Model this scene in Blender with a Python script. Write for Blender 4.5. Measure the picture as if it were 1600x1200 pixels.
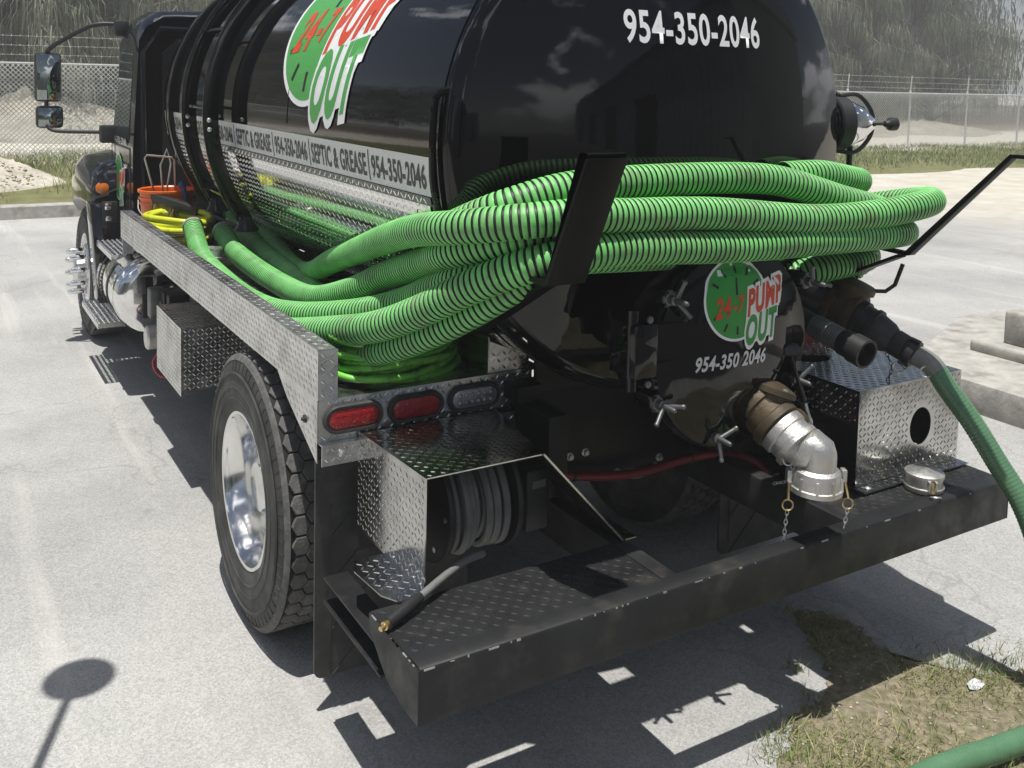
import bpy, bmesh, math, random
import numpy as np
from mathutils import Vector, Matrix
random.seed(7); RNG = np.random.default_rng(7)
S = bpy.context.scene
COL = S.collection
PI = math.pi
for o in list(bpy.data.objects): bpy.data.objects.remove(o)

# ------------------------------------------------------------------ camera
CAM_POS = Vector((-2.23, -2.08, 2.09)); YAW = math.radians(31.2); PITCH = math.radians(4.42); ROLL = math.radians(1.3)
Fv = Vector((math.sin(YAW)*math.cos(PITCH), math.cos(YAW)*math.cos(PITCH), -math.sin(PITCH)))
R0 = Vector((math.cos(YAW), -math.sin(YAW), 0)); U0 = R0.cross(Fv)
Rv = R0*math.cos(ROLL) + U0*math.sin(ROLL); Uv = U0*math.cos(ROLL) - R0*math.sin(ROLL)
cd = bpy.data.cameras.new('camera'); cam = bpy.data.objects.new('camera', cd); COL.objects.link(cam)
cam.matrix_world = Matrix(((Rv.x, Uv.x, -Fv.x, CAM_POS.x), (Rv.y, Uv.y, -Fv.y, CAM_POS.y), (Rv.z, Uv.z, -Fv.z, CAM_POS.z), (0, 0, 0, 1)))
cd.sensor_fit = 'HORIZONTAL'; cd.sensor_width = 36; cd.lens = 1532/1600*36; cd.shift_y = -(600-243)/1600
cd.clip_start = 0.05; cd.clip_end = 2000
S.camera = cam
# ------------------------------------------------------------------ sun and sky
SUN = Vector((-0.12, -0.10, 1)).normalized()
SUN_EL = math.asin(SUN.z); SUN_AZ = math.atan2(SUN.x, SUN.y)
W = bpy.data.worlds.new('World'); S.world = W; W.use_nodes = True
wn = W.node_tree; wn.nodes.clear()
def wnode(t, **k):
    n = wn.nodes.new(t)
    for a, b in k.items(): setattr(n, a, b)
    return n
sky = wnode('ShaderNodeTexSky', sky_type='NISHITA', sun_disc=False, sun_elevation=SUN_EL, sun_rotation=SUN_AZ, air_density=1.0, dust_density=1.2)
tc = wnode('ShaderNodeTexCoord'); mp = wnode('ShaderNodeMapping'); mp.inputs['Scale'].default_value = (1.0, 1.0, 1.9)
n1 = wnode('ShaderNodeTexNoise'); n1.inputs['Scale'].default_value = 3.1; n1.inputs['Detail'].default_value = 9; n1.inputs['Roughness'].default_value = .56; n1.inputs['Distortion'].default_value = .25
cr = wnode('ShaderNodeValToRGB'); cr.color_ramp.elements[0].position = .555; cr.color_ramp.elements[1].position = .625
mx = wnode('ShaderNodeMix', data_type='RGBA'); mx.inputs['B'].default_value = (34, 34.5, 35.4, 1)
bg = wnode('ShaderNodeBackground'); bg.inputs['Strength'].default_value = 0.052
wo = wnode('ShaderNodeOutputWorld'); L = wn.links.new
L(tc.outputs['Generated'], mp.inputs['Vector']); L(mp.outputs['Vector'], n1.inputs['Vector']); L(n1.outputs['Fac'], cr.inputs['Fac'])
L(cr.outputs['Color'], mx.inputs['Factor']); L(sky.outputs['Color'], mx.inputs['A']); L(mx.outputs['Result'], bg.inputs['Color']); L(bg.outputs['Background'], wo.inputs['Surface'])
sl = bpy.data.lights.new('sun', 'SUN'); sl.energy = 4.9; sl.angle = math.radians(.53); sl.color = (1, .975, .925)
so = bpy.data.objects.new('sun', sl); COL.objects.link(so); so.rotation_euler = SUN.to_track_quat('Z', 'Y').to_euler(); so.location = (0, 0, 30)
vs = S.view_settings; vs.view_transform = 'Standard'; vs.look = 'None'; vs.exposure = 0.11; vs.gamma = 1; vs.use_curve_mapping = False
S.render.engine = 'CYCLES'
S.cycles.max_bounces = 8; S.cycles.diffuse_bounces = 3; S.cycles.glossy_bounces = 5; S.cycles.transmission_bounces = 6; S.cycles.transparent_max_bounces = 12; S.cycles.volume_bounces = 0
S.cycles.use_denoising = True; S.cycles.caustics_reflective = False; S.cycles.caustics_refractive = False; S.cycles.sample_clamp_indirect = 6

# ------------------------------------------------------------------ materials
MAT = {}
def mat(name, base, rough=.5, metal=0, spec=.5, coat=0, noise=0, nscale=8, rnoise=0, bump=0, bscale=60, dirt=None, dscale=5, dlo=.5, dhi=.7, trans=0, alpha=1, detail=4, coords='Object', coatr=.03, stretch=None):
    """procedural principled material: base colour with noise variation, roughness noise, bump and a dirt colour layer"""
    m = bpy.data.materials.new(name); m.use_nodes = True; MAT[name] = m
    nt = m.node_tree; b = nt.nodes['Principled BSDF']; lk = nt.links.new
    base = tuple(base) + (1,)
    b.inputs['Base Color'].default_value = base; b.inputs['Roughness'].default_value = rough; b.inputs['Metallic'].default_value = metal
    b.inputs['Specular IOR Level'].default_value = spec; b.inputs['Coat Weight'].default_value = coat; b.inputs['Coat Roughness'].default_value = coatr
    b.inputs['Transmission Weight'].default_value = trans; b.inputs['Alpha'].default_value = alpha
    t = nt.nodes.new('ShaderNodeTexCoord'); vec = t.outputs[coords]
    if stretch:
        mp = nt.nodes.new('ShaderNodeMapping'); mp.inputs['Scale'].default_value = stretch; lk(vec, mp.inputs['Vector']); vec = mp.outputs['Vector']
    def nz(scale, d=detail):
        n = nt.nodes.new('ShaderNodeTexNoise'); n.inputs['Scale'].default_value = scale; n.inputs['Detail'].default_value = d; n.inputs['Roughness'].default_value = .6
        lk(vec, n.inputs['Vector']); return n.outputs['Fac']
    col = None
    if noise:
        mr = nt.nodes.new('ShaderNodeMapRange'); mr.inputs['From Min'].default_value = .25; mr.inputs['From Max'].default_value = .75
        mr.inputs['To Min'].default_value = 1-noise; mr.inputs['To Max'].default_value = 1+noise; lk(nz(nscale), mr.inputs['Value'])
        x = nt.nodes.new('ShaderNodeVectorMath'); x.operation = 'SCALE'; x.inputs[0].default_value = base[:3]; lk(mr.outputs['Result'], x.inputs['Scale']); col = x.outputs['Vector']
    if dirt:
        r = nt.nodes.new('ShaderNodeValToRGB'); r.color_ramp.elements[0].position = dlo; r.color_ramp.elements[1].position = dhi; lk(nz(dscale, 6), r.inputs['Fac'])
        x = nt.nodes.new('ShaderNodeMix'); x.data_type = 'RGBA'; lk(r.outputs['Color'], x.inputs['Factor'])
        if col: lk(col, x.inputs['A'])
        else: x.inputs['A'].default_value = base
        x.inputs['B'].default_value = tuple(dirt) + (1,); col = x.outputs['Result']
    if col: lk(col, b.inputs['Base Color'])
    if rnoise:
        mr = nt.nodes.new('ShaderNodeMapRange'); mr.inputs['From Min'].default_value = .3; mr.inputs['From Max'].default_value = .7
        mr.inputs['To Min'].default_value = max(0.01, rough-rnoise); mr.inputs['To Max'].default_value = rough+rnoise; lk(nz(nscale*1.7+3, 5), mr.inputs['Value']); lk(mr.outputs['Result'], b.inputs['Roughness'])
    if bump:
        bp = nt.nodes.new('ShaderNodeBump'); bp.inputs['Strength'].default_value = bump; bp.inputs['Distance'].default_value = .01; lk(nz(bscale, 5), bp.inputs['Height']); lk(bp.outputs['Normal'], b.inputs['Normal'])
    return m
mat('fence_wire', (.62, .63, .63), .5, noise=.1)
mat('tread_mirror', (.78, .78, .77), .075, metal=1, rnoise=.03)
mat('black_satin', (.004, .004, .004), .4, spec=.15, noise=.2)
mat('black_paint', (.003, .003, .0035), .035, coat=.0, spec=.42, rnoise=.03, nscale=3, bump=.10, bscale=2.4)
mat('black_frame', (.008, .008, .0085), .42, spec=.3, noise=.3, rnoise=.1, dirt=(.03, .028, .024), dscale=7, dlo=.58, dhi=.88, bump=.05)
mat('bumper_black', (.018, .0185, .0195), .5, spec=.25, noise=.35, nscale=5, rnoise=.14, dirt=(.075, .07, .06), dscale=7, dlo=.52, dhi=.86, bump=.06, bscale=90)
mat('chip_metal', (.45, .44, .42), .4, metal=.6, noise=.4, nscale=40)
mat('cab_black', (.006, .006, .009), .06, coat=.3, rnoise=.02)
mat('black_plastic', (.018, .018, .019), .5, noise=.3, bump=.1, bscale=120)
mat('tread_aluminium', (.66, .66, .65), .30, metal=1, noise=.16, nscale=7, rnoise=.10, dirt=(.34, .33, .30), dscale=9, dlo=.48, dhi=.80)
mat('tread_polished', (.52, .52, .51), .18, metal=1, noise=.14, nscale=8, rnoise=.08, dirt=(.27, .26, .24), dscale=10, dlo=.48, dhi=.82)
mat('aluminium', (.72, .72, .71), .28, metal=1, noise=.1, rnoise=.08, nscale=14)
mat('cast_aluminium', (.62, .60, .57), .42, metal=.85, noise=.14, nscale=18, rnoise=.1, bump=.25, bscale=140, dirt=(.30, .24, .15), dscale=9, dlo=.6, dhi=.82)
mat('polished_rim', (.78, .78, .77), .15, metal=1, noise=.12, nscale=9, rnoise=.08)
mat('chrome', (.86, .86, .86), .06, metal=1, rnoise=.03)
mat('galvanised', (.55, .56, .56), .42, metal=.8, noise=.15, nscale=30)
mat('zinc_dull', (.17, .175, .175), .45, metal=.8, noise=.2, nscale=30)
mat('brass_bronze', (.085, .062, .034), .55, metal=.35, noise=.3, nscale=20, bump=.25, bscale=90, dirt=(.05, .045, .035), dscale=14)
mat('brass', (.72, .55, .26), .3, metal=1, noise=.15, nscale=30)
mat('hose_green', (.195, .58, .165), .42, noise=.20, nscale=6, rnoise=.14, dirt=(.16, .19, .09), dscale=11, dlo=.50, dhi=.82)
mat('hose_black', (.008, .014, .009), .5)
mat('hose_dark_green', (.095, .205, .11), .28, noise=.12, nscale=12, rnoise=.08, dirt=(.06, .13, .07), dscale=30, dlo=.62, dhi=.8)
mat('garden_green', (.20, .62, .08), .32, noise=.15, nscale=20, dirt=(.08, .22, .03), dscale=30)
mat('yellow_hose', (.62, .66, .03), .35, noise=.12, nscale=20, dirt=(.14, .13, .03), dscale=30, dlo=.62, dhi=.74)
mat('orange_plastic', (.80, .15, .012), .32, noise=.06, nscale=12, dirt=(.55, .22, .09), dscale=12, dlo=.62, dhi=.8)
mat('white_plastic', (.75, .75, .72), .4, noise=.06)
mat('grey_band', (.36, .35, .32), .5, metal=.3, noise=.2, nscale=30)
mat('grey_hose', (.17, .17, .165), .5, noise=.2, nscale=25)
mat('rubber', (.032, .032, .031), .66, noise=.25, nscale=9, rnoise=.1, dirt=(.10, .097, .09), dscale=8, dlo=.45, dhi=.85, bump=.08, bscale=70)
mat('tread_rubber', (.105, .103, .098), .85, noise=.35, nscale=40, dirt=(.20, .195, .185), dscale=22, dlo=.45, dhi=.8, bump=.4, bscale=120)
mat('groove_rubber', (.010, .010, .010), .85)
mat('red_lens', (.42, .008, .012), .12, coat=.5, noise=.35, nscale=70, bump=.6, bscale=90)
mat('clear_lens', (.36, .37, .38), .12, metal=.5, coat=.6, noise=.3, nscale=60, bump=.25, bscale=110)
mat('amber_lens', (.62, .16, .01), .15, coat=.6, bump=.2, bscale=110)
mat('red_cable', (.16, .008, .012), .4, noise=.3, nscale=30)
mat('white_vinyl', (.88, .88, .88), .3, noise=.02)
mat('silver_vinyl', (.66, .67, .68), .34, metal=.25, noise=.04, nscale=3)
mat('black_vinyl', (.010, .010, .010), .4)
mat('green_vinyl', (.035, .30, .05), .3, noise=.03)
mat('green_vinyl_bright', (.085, .38, .085), .3, noise=.03)
mat('red_vinyl', (.66, .075, .022), .3, noise=.03)
mat('mirror_glass', (.30, .33, .33), .015, metal=1)
mat('tinted_glass', (.03, .04, .04), .02, spec=.8, coat=.4)
mat('clear_tube', (.5, .5, .47), .2, trans=.55, noise=.15, nscale=20)
mat('straw_bristle', (.30, .24, .08), .8, noise=.3, nscale=40)
mat('blue_plastic', (.02, .06, .22), .35)
mat('concrete_block', (.40, .385, .35), .9, noise=.25, nscale=9, bump=.5, bscale=35, dirt=(.22, .20, .17), dscale=6, dlo=.5, dhi=.75)
mat('sheet_metal_wall', (.34, .37, .36), .5, noise=.1, nscale=1)
mat('dark_opening', (.02, .02, .02), .7)
mat('trunk_bark', (.26, .23, .19), .9, noise=.35, nscale=6, bump=.5, bscale=20)
mat('needle_a', (.14, .155, .095), .7, noise=.35, nscale=1.5)
mat('needle_b', (.23, .235, .17), .7, noise=.35, nscale=1.5)
mat('needle_c', (.065, .075, .05), .7, noise=.35, nscale=1.5)
mat('grass_blade', (.17, .23, .06), .7, noise=.45, nscale=2.2)
mat('grass_dry', (.34, .30, .15), .8, noise=.4, nscale=6)
mat('spoil', (.34, .31, .25), .95, noise=.3, nscale=3, bump=.6, bscale=9, dirt=(.46, .42, .34), dscale=1.2)
mat('limestone', (.50, .46, .38), .95, noise=.25, nscale=4, bump=.6, bscale=12, dirt=(.33, .28, .21), dscale=2.2)
mat('paper_litter', (.62, .63, .65), .6, noise=.05)
mat('lamp_metal', (.05, .05, .05), .4)
mat('lamp_globe', (.7, .7, .68), .3)

def ground_material():
    m = bpy.data.materials.new('concrete_lot'); m.use_nodes = True; MAT['concrete_lot'] = m
    nt = m.node_tree; b = nt.nodes['Principled BSDF']; lk = nt.links.new; b.inputs['Roughness'].default_value = .9; b.inputs['Specular IOR Level'].default_value = .25
    t = nt.nodes.new('ShaderNodeTexCoord'); V = t.outputs['Object']
    def nz(sc, d=4, ro=.6, stretch=None):
        n = nt.nodes.new('ShaderNodeTexNoise'); n.inputs['Scale'].default_value = sc; n.inputs['Detail'].default_value = d; n.inputs['Roughness'].default_value = ro
        if stretch:
            mp = nt.nodes.new('ShaderNodeMapping'); mp.inputs['Scale'].default_value = stretch; mp.inputs['Rotation'].default_value = (0, 0, .18); lk(V, mp.inputs['Vector']); lk(mp.outputs['Vector'], n.inputs['Vector'])
        else: lk(V, n.inputs['Vector'])
        return n.outputs['Fac']
    def ramp(src, lo, hi, c0, c1):
        r = nt.nodes.new('ShaderNodeValToRGB'); r.color_ramp.elements[0].position = lo; r.color_ramp.elements[1].position = hi
        r.color_ramp.elements[0].color = (*c0, 1); r.color_ramp.elements[1].color = (*c1, 1); lk(src, r.inputs['Fac']); return r.outputs['Color']
    def mixc(f, a, c, blend='MIX'):
        x = nt.nodes.new('ShaderNodeMix'); x.data_type = 'RGBA'; x.blend_type = blend
        if isinstance(f, float): x.inputs['Factor'].default_value = f
        else: lk(f, x.inputs['Factor'])
        for s, v in (('A', a), ('B', c)):
            if isinstance(v, tuple): x.inputs[s].default_value = (*v, 1)
            else: lk(v, x.inputs[s])
        return x.outputs['Result']
    base = ramp(nz(.55, 7), .32, .70, (.335, .332, .322), (.485, .48, .46))
    # exposed aggregate speckle
    vo = nt.nodes.new('ShaderNodeTexVoronoi'); vo.inputs['Scale'].default_value = 135; lk(V, vo.inputs['Vector'])
    sp = ramp(vo.outputs['Color'], .1, .9, (.58, .58, .58), (1.30, 1.30, 1.28))
    base = mixc(.48, base, sp, 'MULTIPLY')
    sp2 = ramp(nz(210, 2), .36, .66, (.70, .70, .70), (1.2, 1.2, 1.2)); base = mixc(.6, base, sp2, 'MULTIPLY')
    # tyre-dragged pale dust streaks along the drive direction, and grey stains
    base = mixc(ramp(nz(1.1, 5, .6, (3.4, .20, 1)), .54, .72, (0, 0, 0), (.62, .62, .62)), base, (.60, .585, .54))
    base = mixc(ramp(nz(.9, 6, .65), .52, .78, (0, 0, 0), (.55, .55, .55)), base, (.25, .247, .238))
    # oil drips and small dark stains, hairline cracks
    base = mixc(ramp(nz(3.2, 3, .5), .70, .78, (0, 0, 0), (.5, .5, .5)), base, (.20, .195, .185))
    vc = nt.nodes.new('ShaderNodeTexVoronoi'); vc.feature = 'DISTANCE_TO_EDGE'; vc.inputs['Scale'].default_value = .33; wv = nt.nodes.new('ShaderNodeVectorMath'); wv.operation = 'ADD'; nn = nt.nodes.new('ShaderNodeTexNoise'); nn.inputs['Scale'].default_value = 1.6; nn.inputs['Detail'].default_value = 6; lk(V, nn.inputs['Vector']); lk(V, wv.inputs[0]); lk(nn.outputs['Color'], wv.inputs[1]); lk(wv.outputs['Vector'], vc.inputs['Vector'])
    base = mixc(ramp(vc.outputs['Distance'], .0005, .0022, (.45, .45, .45), (0, 0, 0)), base, (.22, .215, .20))
    # sandy ground to the right, beyond the slab
    sx = nt.nodes.new('ShaderNodeSeparateXYZ'); lk(V, sx.inputs[0])
    ad = nt.nodes.new('ShaderNodeMath'); ad.operation = 'MULTIPLY_ADD'; lk(nz(.35, 6), ad.inputs[0]); ad.inputs[1].default_value = 7.0; lk(sx.outputs['X'], ad.inputs[2])
    mr = nt.nodes.new('ShaderNodeMapRange'); mr.inputs['From Min'].default_value = 13.5; mr.inputs['From Max'].default_value = 19; lk(ad.outputs[0], mr.inputs['Value'])
    sand = ramp(nz(1.4, 8, .7), .34, .68, (.46, .42, .34), (.61, .585, .51))
    base = mixc(mr.outputs['Result'], base, sand)
    # unseen asphalt behind the camera, added dark to dim the rear's reflections and bounce
    ay = nt.nodes.new('ShaderNodeMath'); ay.operation = 'MULTIPLY_ADD'; lk(nz(2.0, 5), ay.inputs[0]); ay.inputs[1].default_value = .5; lk(sx.outputs['Y'], ay.inputs[2])
    my = nt.nodes.new('ShaderNodeMapRange'); my.inputs['From Min'].default_value = -1.95; my.inputs['From Max'].default_value = -2.05; lk(ay.outputs[0], my.inputs['Value'])
    base = mixc(my.outputs['Result'], base, ramp(nz(40, 3), .3, .7, (.04, .04, .04), (.075, .073, .07)))
    lk(base, b.inputs['Base Color'])
    bp = nt.nodes.new('ShaderNodeBump'); bp.inputs['Strength'].default_value = .35; bp.inputs['Distance'].default_value = .006; lk(nz(120, 4), bp.inputs['Height'])
    bp2 = nt.nodes.new('ShaderNodeBump'); bp2.inputs['Strength'].default_value = .3; bp2.inputs['Distance'].default_value = .05; lk(nz(5, 6), bp2.inputs['Height']); lk(bp.outputs['Normal'], bp2.inputs['Normal']); lk(bp2.outputs['Normal'], b.inputs['Normal'])
ground_material()
def verge_material():
    m = bpy.data.materials.new('verge_soil'); m.use_nodes = True; MAT['verge_soil'] = m
    nt = m.node_tree; b = nt.nodes['Principled BSDF']; lk = nt.links.new; b.inputs['Roughness'].default_value = .95; b.inputs['Specular IOR Level'].default_value = .1
    t = nt.nodes.new('ShaderNodeTexCoord'); V = t.outputs['Object']; sx = nt.nodes.new('ShaderNodeSeparateXYZ'); lk(V, sx.inputs[0])
    n = nt.nodes.new('ShaderNodeTexNoise'); n.inputs['Scale'].default_value = .7; n.inputs['Detail'].default_value = 8; lk(V, n.inputs['Vector'])
    n2 = nt.nodes.new('ShaderNodeTexNoise'); n2.inputs['Scale'].default_value = 5; n2.inputs['Detail'].default_value = 6; lk(V, n2.inputs['Vector'])
    ad = nt.nodes.new('ShaderNodeMath'); ad.operation = 'MULTIPLY_ADD'; lk(n.outputs['Fac'], ad.inputs[0]); ad.inputs[1].default_value = 2.4; lk(sx.outputs['Y'], ad.inputs[2])
    r = nt.nodes.new('ShaderNodeMapRange'); r.inputs['From Min'].default_value = 13; r.inputs['From Max'].default_value = 33; lk(ad.outputs[0], r.inputs['Value'])
    c = nt.nodes.new('ShaderNodeValToRGB'); e = c.color_ramp; e.elements[0].position = 0; e.elements[0].color = (.30, .26, .19, 1)
    for p, q in ((.10, (.17, .17, .075)), (.27, (.16, .165, .075)), (.33, (.60, .57, .49)), (.60, (.58, .54, .46)), (.75, (.24, .20, .15))):
        x = e.elements.new(p); x.color = (*q, 1)
    e.elements[-1].position = 1; e.elements[-1].color = (.12, .10, .075, 1)
    lk(r.outputs['Result'], c.inputs['Fac'])
    mx = nt.nodes.new('ShaderNodeMix'); mx.data_type = 'RGBA'; mx.blend_type = 'MULTIPLY'; mx.inputs['Factor'].default_value = .6; lk(c.outputs['Color'], mx.inputs['A'])
    c2 = nt.nodes.new('ShaderNodeValToRGB'); c2.color_ramp.elements[0].position = .3; c2.color_ramp.elements[0].color = (.6, .6, .6, 1); c2.color_ramp.elements[1].position = .7; c2.color_ramp.elements[1].color = (1.2, 1.2, 1.2, 1); lk(n2.outputs['Fac'], c2.inputs['Fac']); lk(c2.outputs['Color'], mx.inputs['B'])
    lk(mx.outputs['Result'], b.inputs['Base Color'])
verge_material()
def dirt_material():
    m = mat('dirt_patch', (.24, .205, .14), .95, noise=.55, nscale=34, bump=.8, bscale=70, dirt=(.13, .125, .06), dscale=16, dlo=.46, dhi=.66)
dirt_material()

# ------------------------------------------------------------------ builders
class MB:
    """collects verts / faces of one mesh object"""
    def __init__(s): s.v = []; s.f = []; s.m = []
    def add(s, v, f, mi=0):
        o = len(s.v); s.v.extend([tuple(p) for p in v]); s.f.extend([tuple(i+o for i in q) for q in f]); s.m.extend([mi]*len(f)); return s
    def box(s, lo, hi, bev=0, mi=0, M=None):
        x0, y0, z0 = lo; x1, y1, z1 = hi
        if not bev:
            v = [(x0,y0,z0),(x1,y0,z0),(x1,y1,z0),(x0,y1,z0),(x0,y0,z1),(x1,y0,z1),(x1,y1,z1),(x0,y1,z1)]
            f = [(0,3,2,1),(4,5,6,7),(0,1,5,4),(1,2,6,5),(2,3,7,6),(3,0,4,7)]
        else:
            bm = bmesh.new(); bmesh.ops.create_cube(bm, size=1)
            for q in bm.verts: q.co = Vector(((x0+x1)/2+q.co.x*(x1-x0), (y0+y1)/2+q.co.y*(y1-y0), (z0+z1)/2+q.co.z*(z1-z0)))
            bmesh.ops.bevel(bm, geom=bm.edges[:], offset=bev, segments=2, profile=.5, affect='EDGES')
            bm.verts.index_update(); v = [tuple(q.co) for q in bm.verts]; f = [tuple(q.index for q in p.verts) for p in bm.faces]; bm.free()
        if M is not None: v = [tuple(M @ Vector(p)) for p in v]
        return s.add(v, f, mi)
    def bar(s, a, b, w, h, up=(0,0,1), mi=0, bev=0):
        a = Vector(a); b = Vector(b); d = (b-a); ln = d.length; d.normalize(); u = Vector(up); x = d.cross(u).normalized(); u = x.cross(d).normalized()
        M = Matrix(((x.x, d.x, u.x, a.x), (x.y, d.y, u.y, a.y), (x.z, d.z, u.z, a.z), (0,0,0,1)))
        return s.box((-w/2, 0, -h/2), (w/2, ln, h/2), bev, mi, M)
    def prism(s, poly, axis, a, b, mi=0):
        """poly: 2-D outline; axis 0: (y,z) extruded x a..b; 1: (x,z) along y; 2: (x,y) along z"""
        def P(q, t): return {0:(t,q[0],q[1]), 1:(q[0],t,q[1]), 2:(q[0],q[1],t)}[axis]
        n = len(poly); v = [P(q,a) for q in poly]+[P(q,b) for q in poly]
        f = [tuple(range(n)), tuple(range(2*n-1, n-1, -1))]+[(i, i+n, (i+1)%n+n, (i+1)%n) for i in range(n)]
        return s.add(v, f, mi)
    def lathe(s, prof, c, axis, n=32, mi=None, cap=True, a0=0, a1=2*PI):
        """prof: list of (radius, along[, material]); axis unit vector"""
        ax = Vector(axis).normalized(); u = ax.orthogonal().normalized(); w = ax.cross(u); c = Vector(c); full = abs(a1-a0-2*PI) < 1e-6
        k = n if full else n+1; v = []; f = []; ms = []
        for p in prof:
            for i in range(k):
                t = a0+(a1-a0)*i/n; v.append(c+ax*p[1]+(u*math.cos(t)+w*math.sin(t))*p[0])
        o = len(s.v); s.v.extend([tuple(q) for q in v])
        for j in range(len(prof)-1):
            mm = prof[j][2] if len(prof[j]) > 2 else (mi or 0)
            for i in range(n):
                i2 = (i+1) % k
                s.f.append((o+j*k+i, o+j*k+i2, o+(j+1)*k+i2, o+(j+1)*k+i)); s.m.append(mm)
        if cap and full:
            for j in (0, len(prof)-1):
                if prof[j][0] > 1e-5:
                    s.f.append(tuple(o+j*k+i for i in range(k))); s.m.append(prof[j][2] if len(prof[j]) > 2 else (mi or 0))
        return s
    def cyl(s, a, b, r, n=16, mi=0, r2=None):
        a = Vector(a); b = Vector(b); return s.lathe([(r, 0), (r if r2 is None else r2, (b-a).length)], a, b-a, n, mi)
    def tube(s, pts, r, n=10, mi=0, closed=False, cap=True):
        P = [Vector(p) for p in pts]; k = len(P); T = []
        for i in range(k):
            a = P[(i-1) % k] if (closed or i) else P[0]; b = P[(i+1) % k] if (closed or i < k-1) else P[-1]; T.append((b-a).normalized())
        N = T[0].orthogonal().normalized(); o = len(s.v)
        for i in range(k):
            N = (N-T[i]*N.dot(T[i])).normalized(); B = T[i].cross(N); rr = r[i] if hasattr(r, '__len__') else r
            for j in range(n):
                t = 2*PI*j/n; s.v.append(tuple(P[i]+(N*math.cos(t)+B*math.sin(t))*rr))
        for i in range(k if closed else k-1):
            for j in range(n):
                s.f.append((o+i*n+j, o+i*n+(j+1) % n, o+((i+1) % k)*n+(j+1) % n, o+((i+1) % k)*n+j)); s.m.append(mi)
        if cap and not closed:
            s.f.append(tuple(o+j for j in range(n))[::-1]); s.m.append(mi); s.f.append(tuple(o+(k-1)*n+j for j in range(n))); s.m.append(mi)
        return s
    def build(s, name, mats, parent=None, smooth=40, bev=0, **props):
        me = bpy.data.meshes.new(name); me.from_pydata(s.v, [], s.f)
        for m in ([mats] if isinstance(mats, str) else mats): me.materials.append(MAT[m])
        if max(s.m, default=0) > 0: me.polygons.foreach_set('material_index', s.m)
        bm = bmesh.new(); bm.from_mesh(me); bmesh.ops.recalc_face_normals(bm, faces=bm.faces)
        if bev: bmesh.ops.bevel(bm, geom=[e for e in bm.edges if len(e.link_faces) == 2 and e.calc_face_angle(0) > .5], offset=bev, segments=2, profile=.5, affect='EDGES')
        bm.to_mesh(me); bm.free()
        if smooth: me.shade_smooth(); me.set_sharp_from_angle(angle=math.radians(smooth))
        return link(name, me, parent, **props)
def link(name, me, parent=None, **props):
    o = bpy.data.objects.new(name, me); COL.objects.link(o)
    if parent is not None: o.parent = parent
    for k, v in props.items(): o[k] = v
    return o
def raw(name, V, Fc, mats, parent=None, mi=None, smooth=None, **props):
    me = bpy.data.meshes.new(name); me.from_pydata(V.tolist() if hasattr(V, 'tolist') else V, [], Fc.tolist() if hasattr(Fc, 'tolist') else Fc)
    for m in ([mats] if isinstance(mats, str) else mats): me.materials.append(MAT[m])
    if mi is not None: me.polygons.foreach_set('material_index', np.asarray(mi, dtype=np.int32))
    if smooth: me.shade_smooth(); me.set_sharp_from_angle(angle=math.radians(smooth))
    return link(name, me, parent, **props)
def empty(name, loc, **props):
    o = bpy.data.objects.new(name, None); COL.objects.link(o); o.location = loc
    for k, v in props.items(): o[k] = v
    bpy.context.view_layer.update()
    return o
def keep(o, parent):                      # parent keeping world coordinates of mesh data
    o.parent = parent; o.matrix_parent_inverse = parent.matrix_world.inverted(); return o
def spline(pts, step=.02):
    """Catmull-Rom through pts resampled at even arc length"""
    P = np.array(pts, float); P = np.vstack([2*P[0]-P[1], P, 2*P[-1]-P[-2]]); out = []
    for i in range(1, len(P)-2):
        p0, p1, p2, p3 = P[i-1:i+3]; n = max(4, int(np.linalg.norm(p2-p1)/.004))
        t = np.linspace(0, 1, n, endpoint=False)[:, None]
        out.append(.5*((2*p1)+(-p0+p2)*t+(2*p0-5*p1+4*p2-p3)*t**2+(-p0+3*p1-3*p2+p3)*t**3))
    Q = np.vstack(out+[P[-2][None]]); d = np.r_[0, np.cumsum(np.linalg.norm(np.diff(Q, axis=0), axis=1))]
    n = max(2, int(round(d[-1]/step))); s = np.linspace(0, d[-1], n+1)
    return np.stack([np.interp(s, d, Q[:, k]) for k in range(3)], 1)
def frames(C):
    T = np.gradient(C, axis=0); T /= np.linalg.norm(T, axis=1)[:, None]; N = np.zeros_like(C)
    n = np.cross(T[0], [0, 0, 1.]); n /= np.linalg.norm(n)
    for i in range(len(C)):
        n = n-T[i]*n.dot(T[i]); n /= np.linalg.norm(n); N[i] = n
    return T, N, np.cross(T, N)
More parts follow.
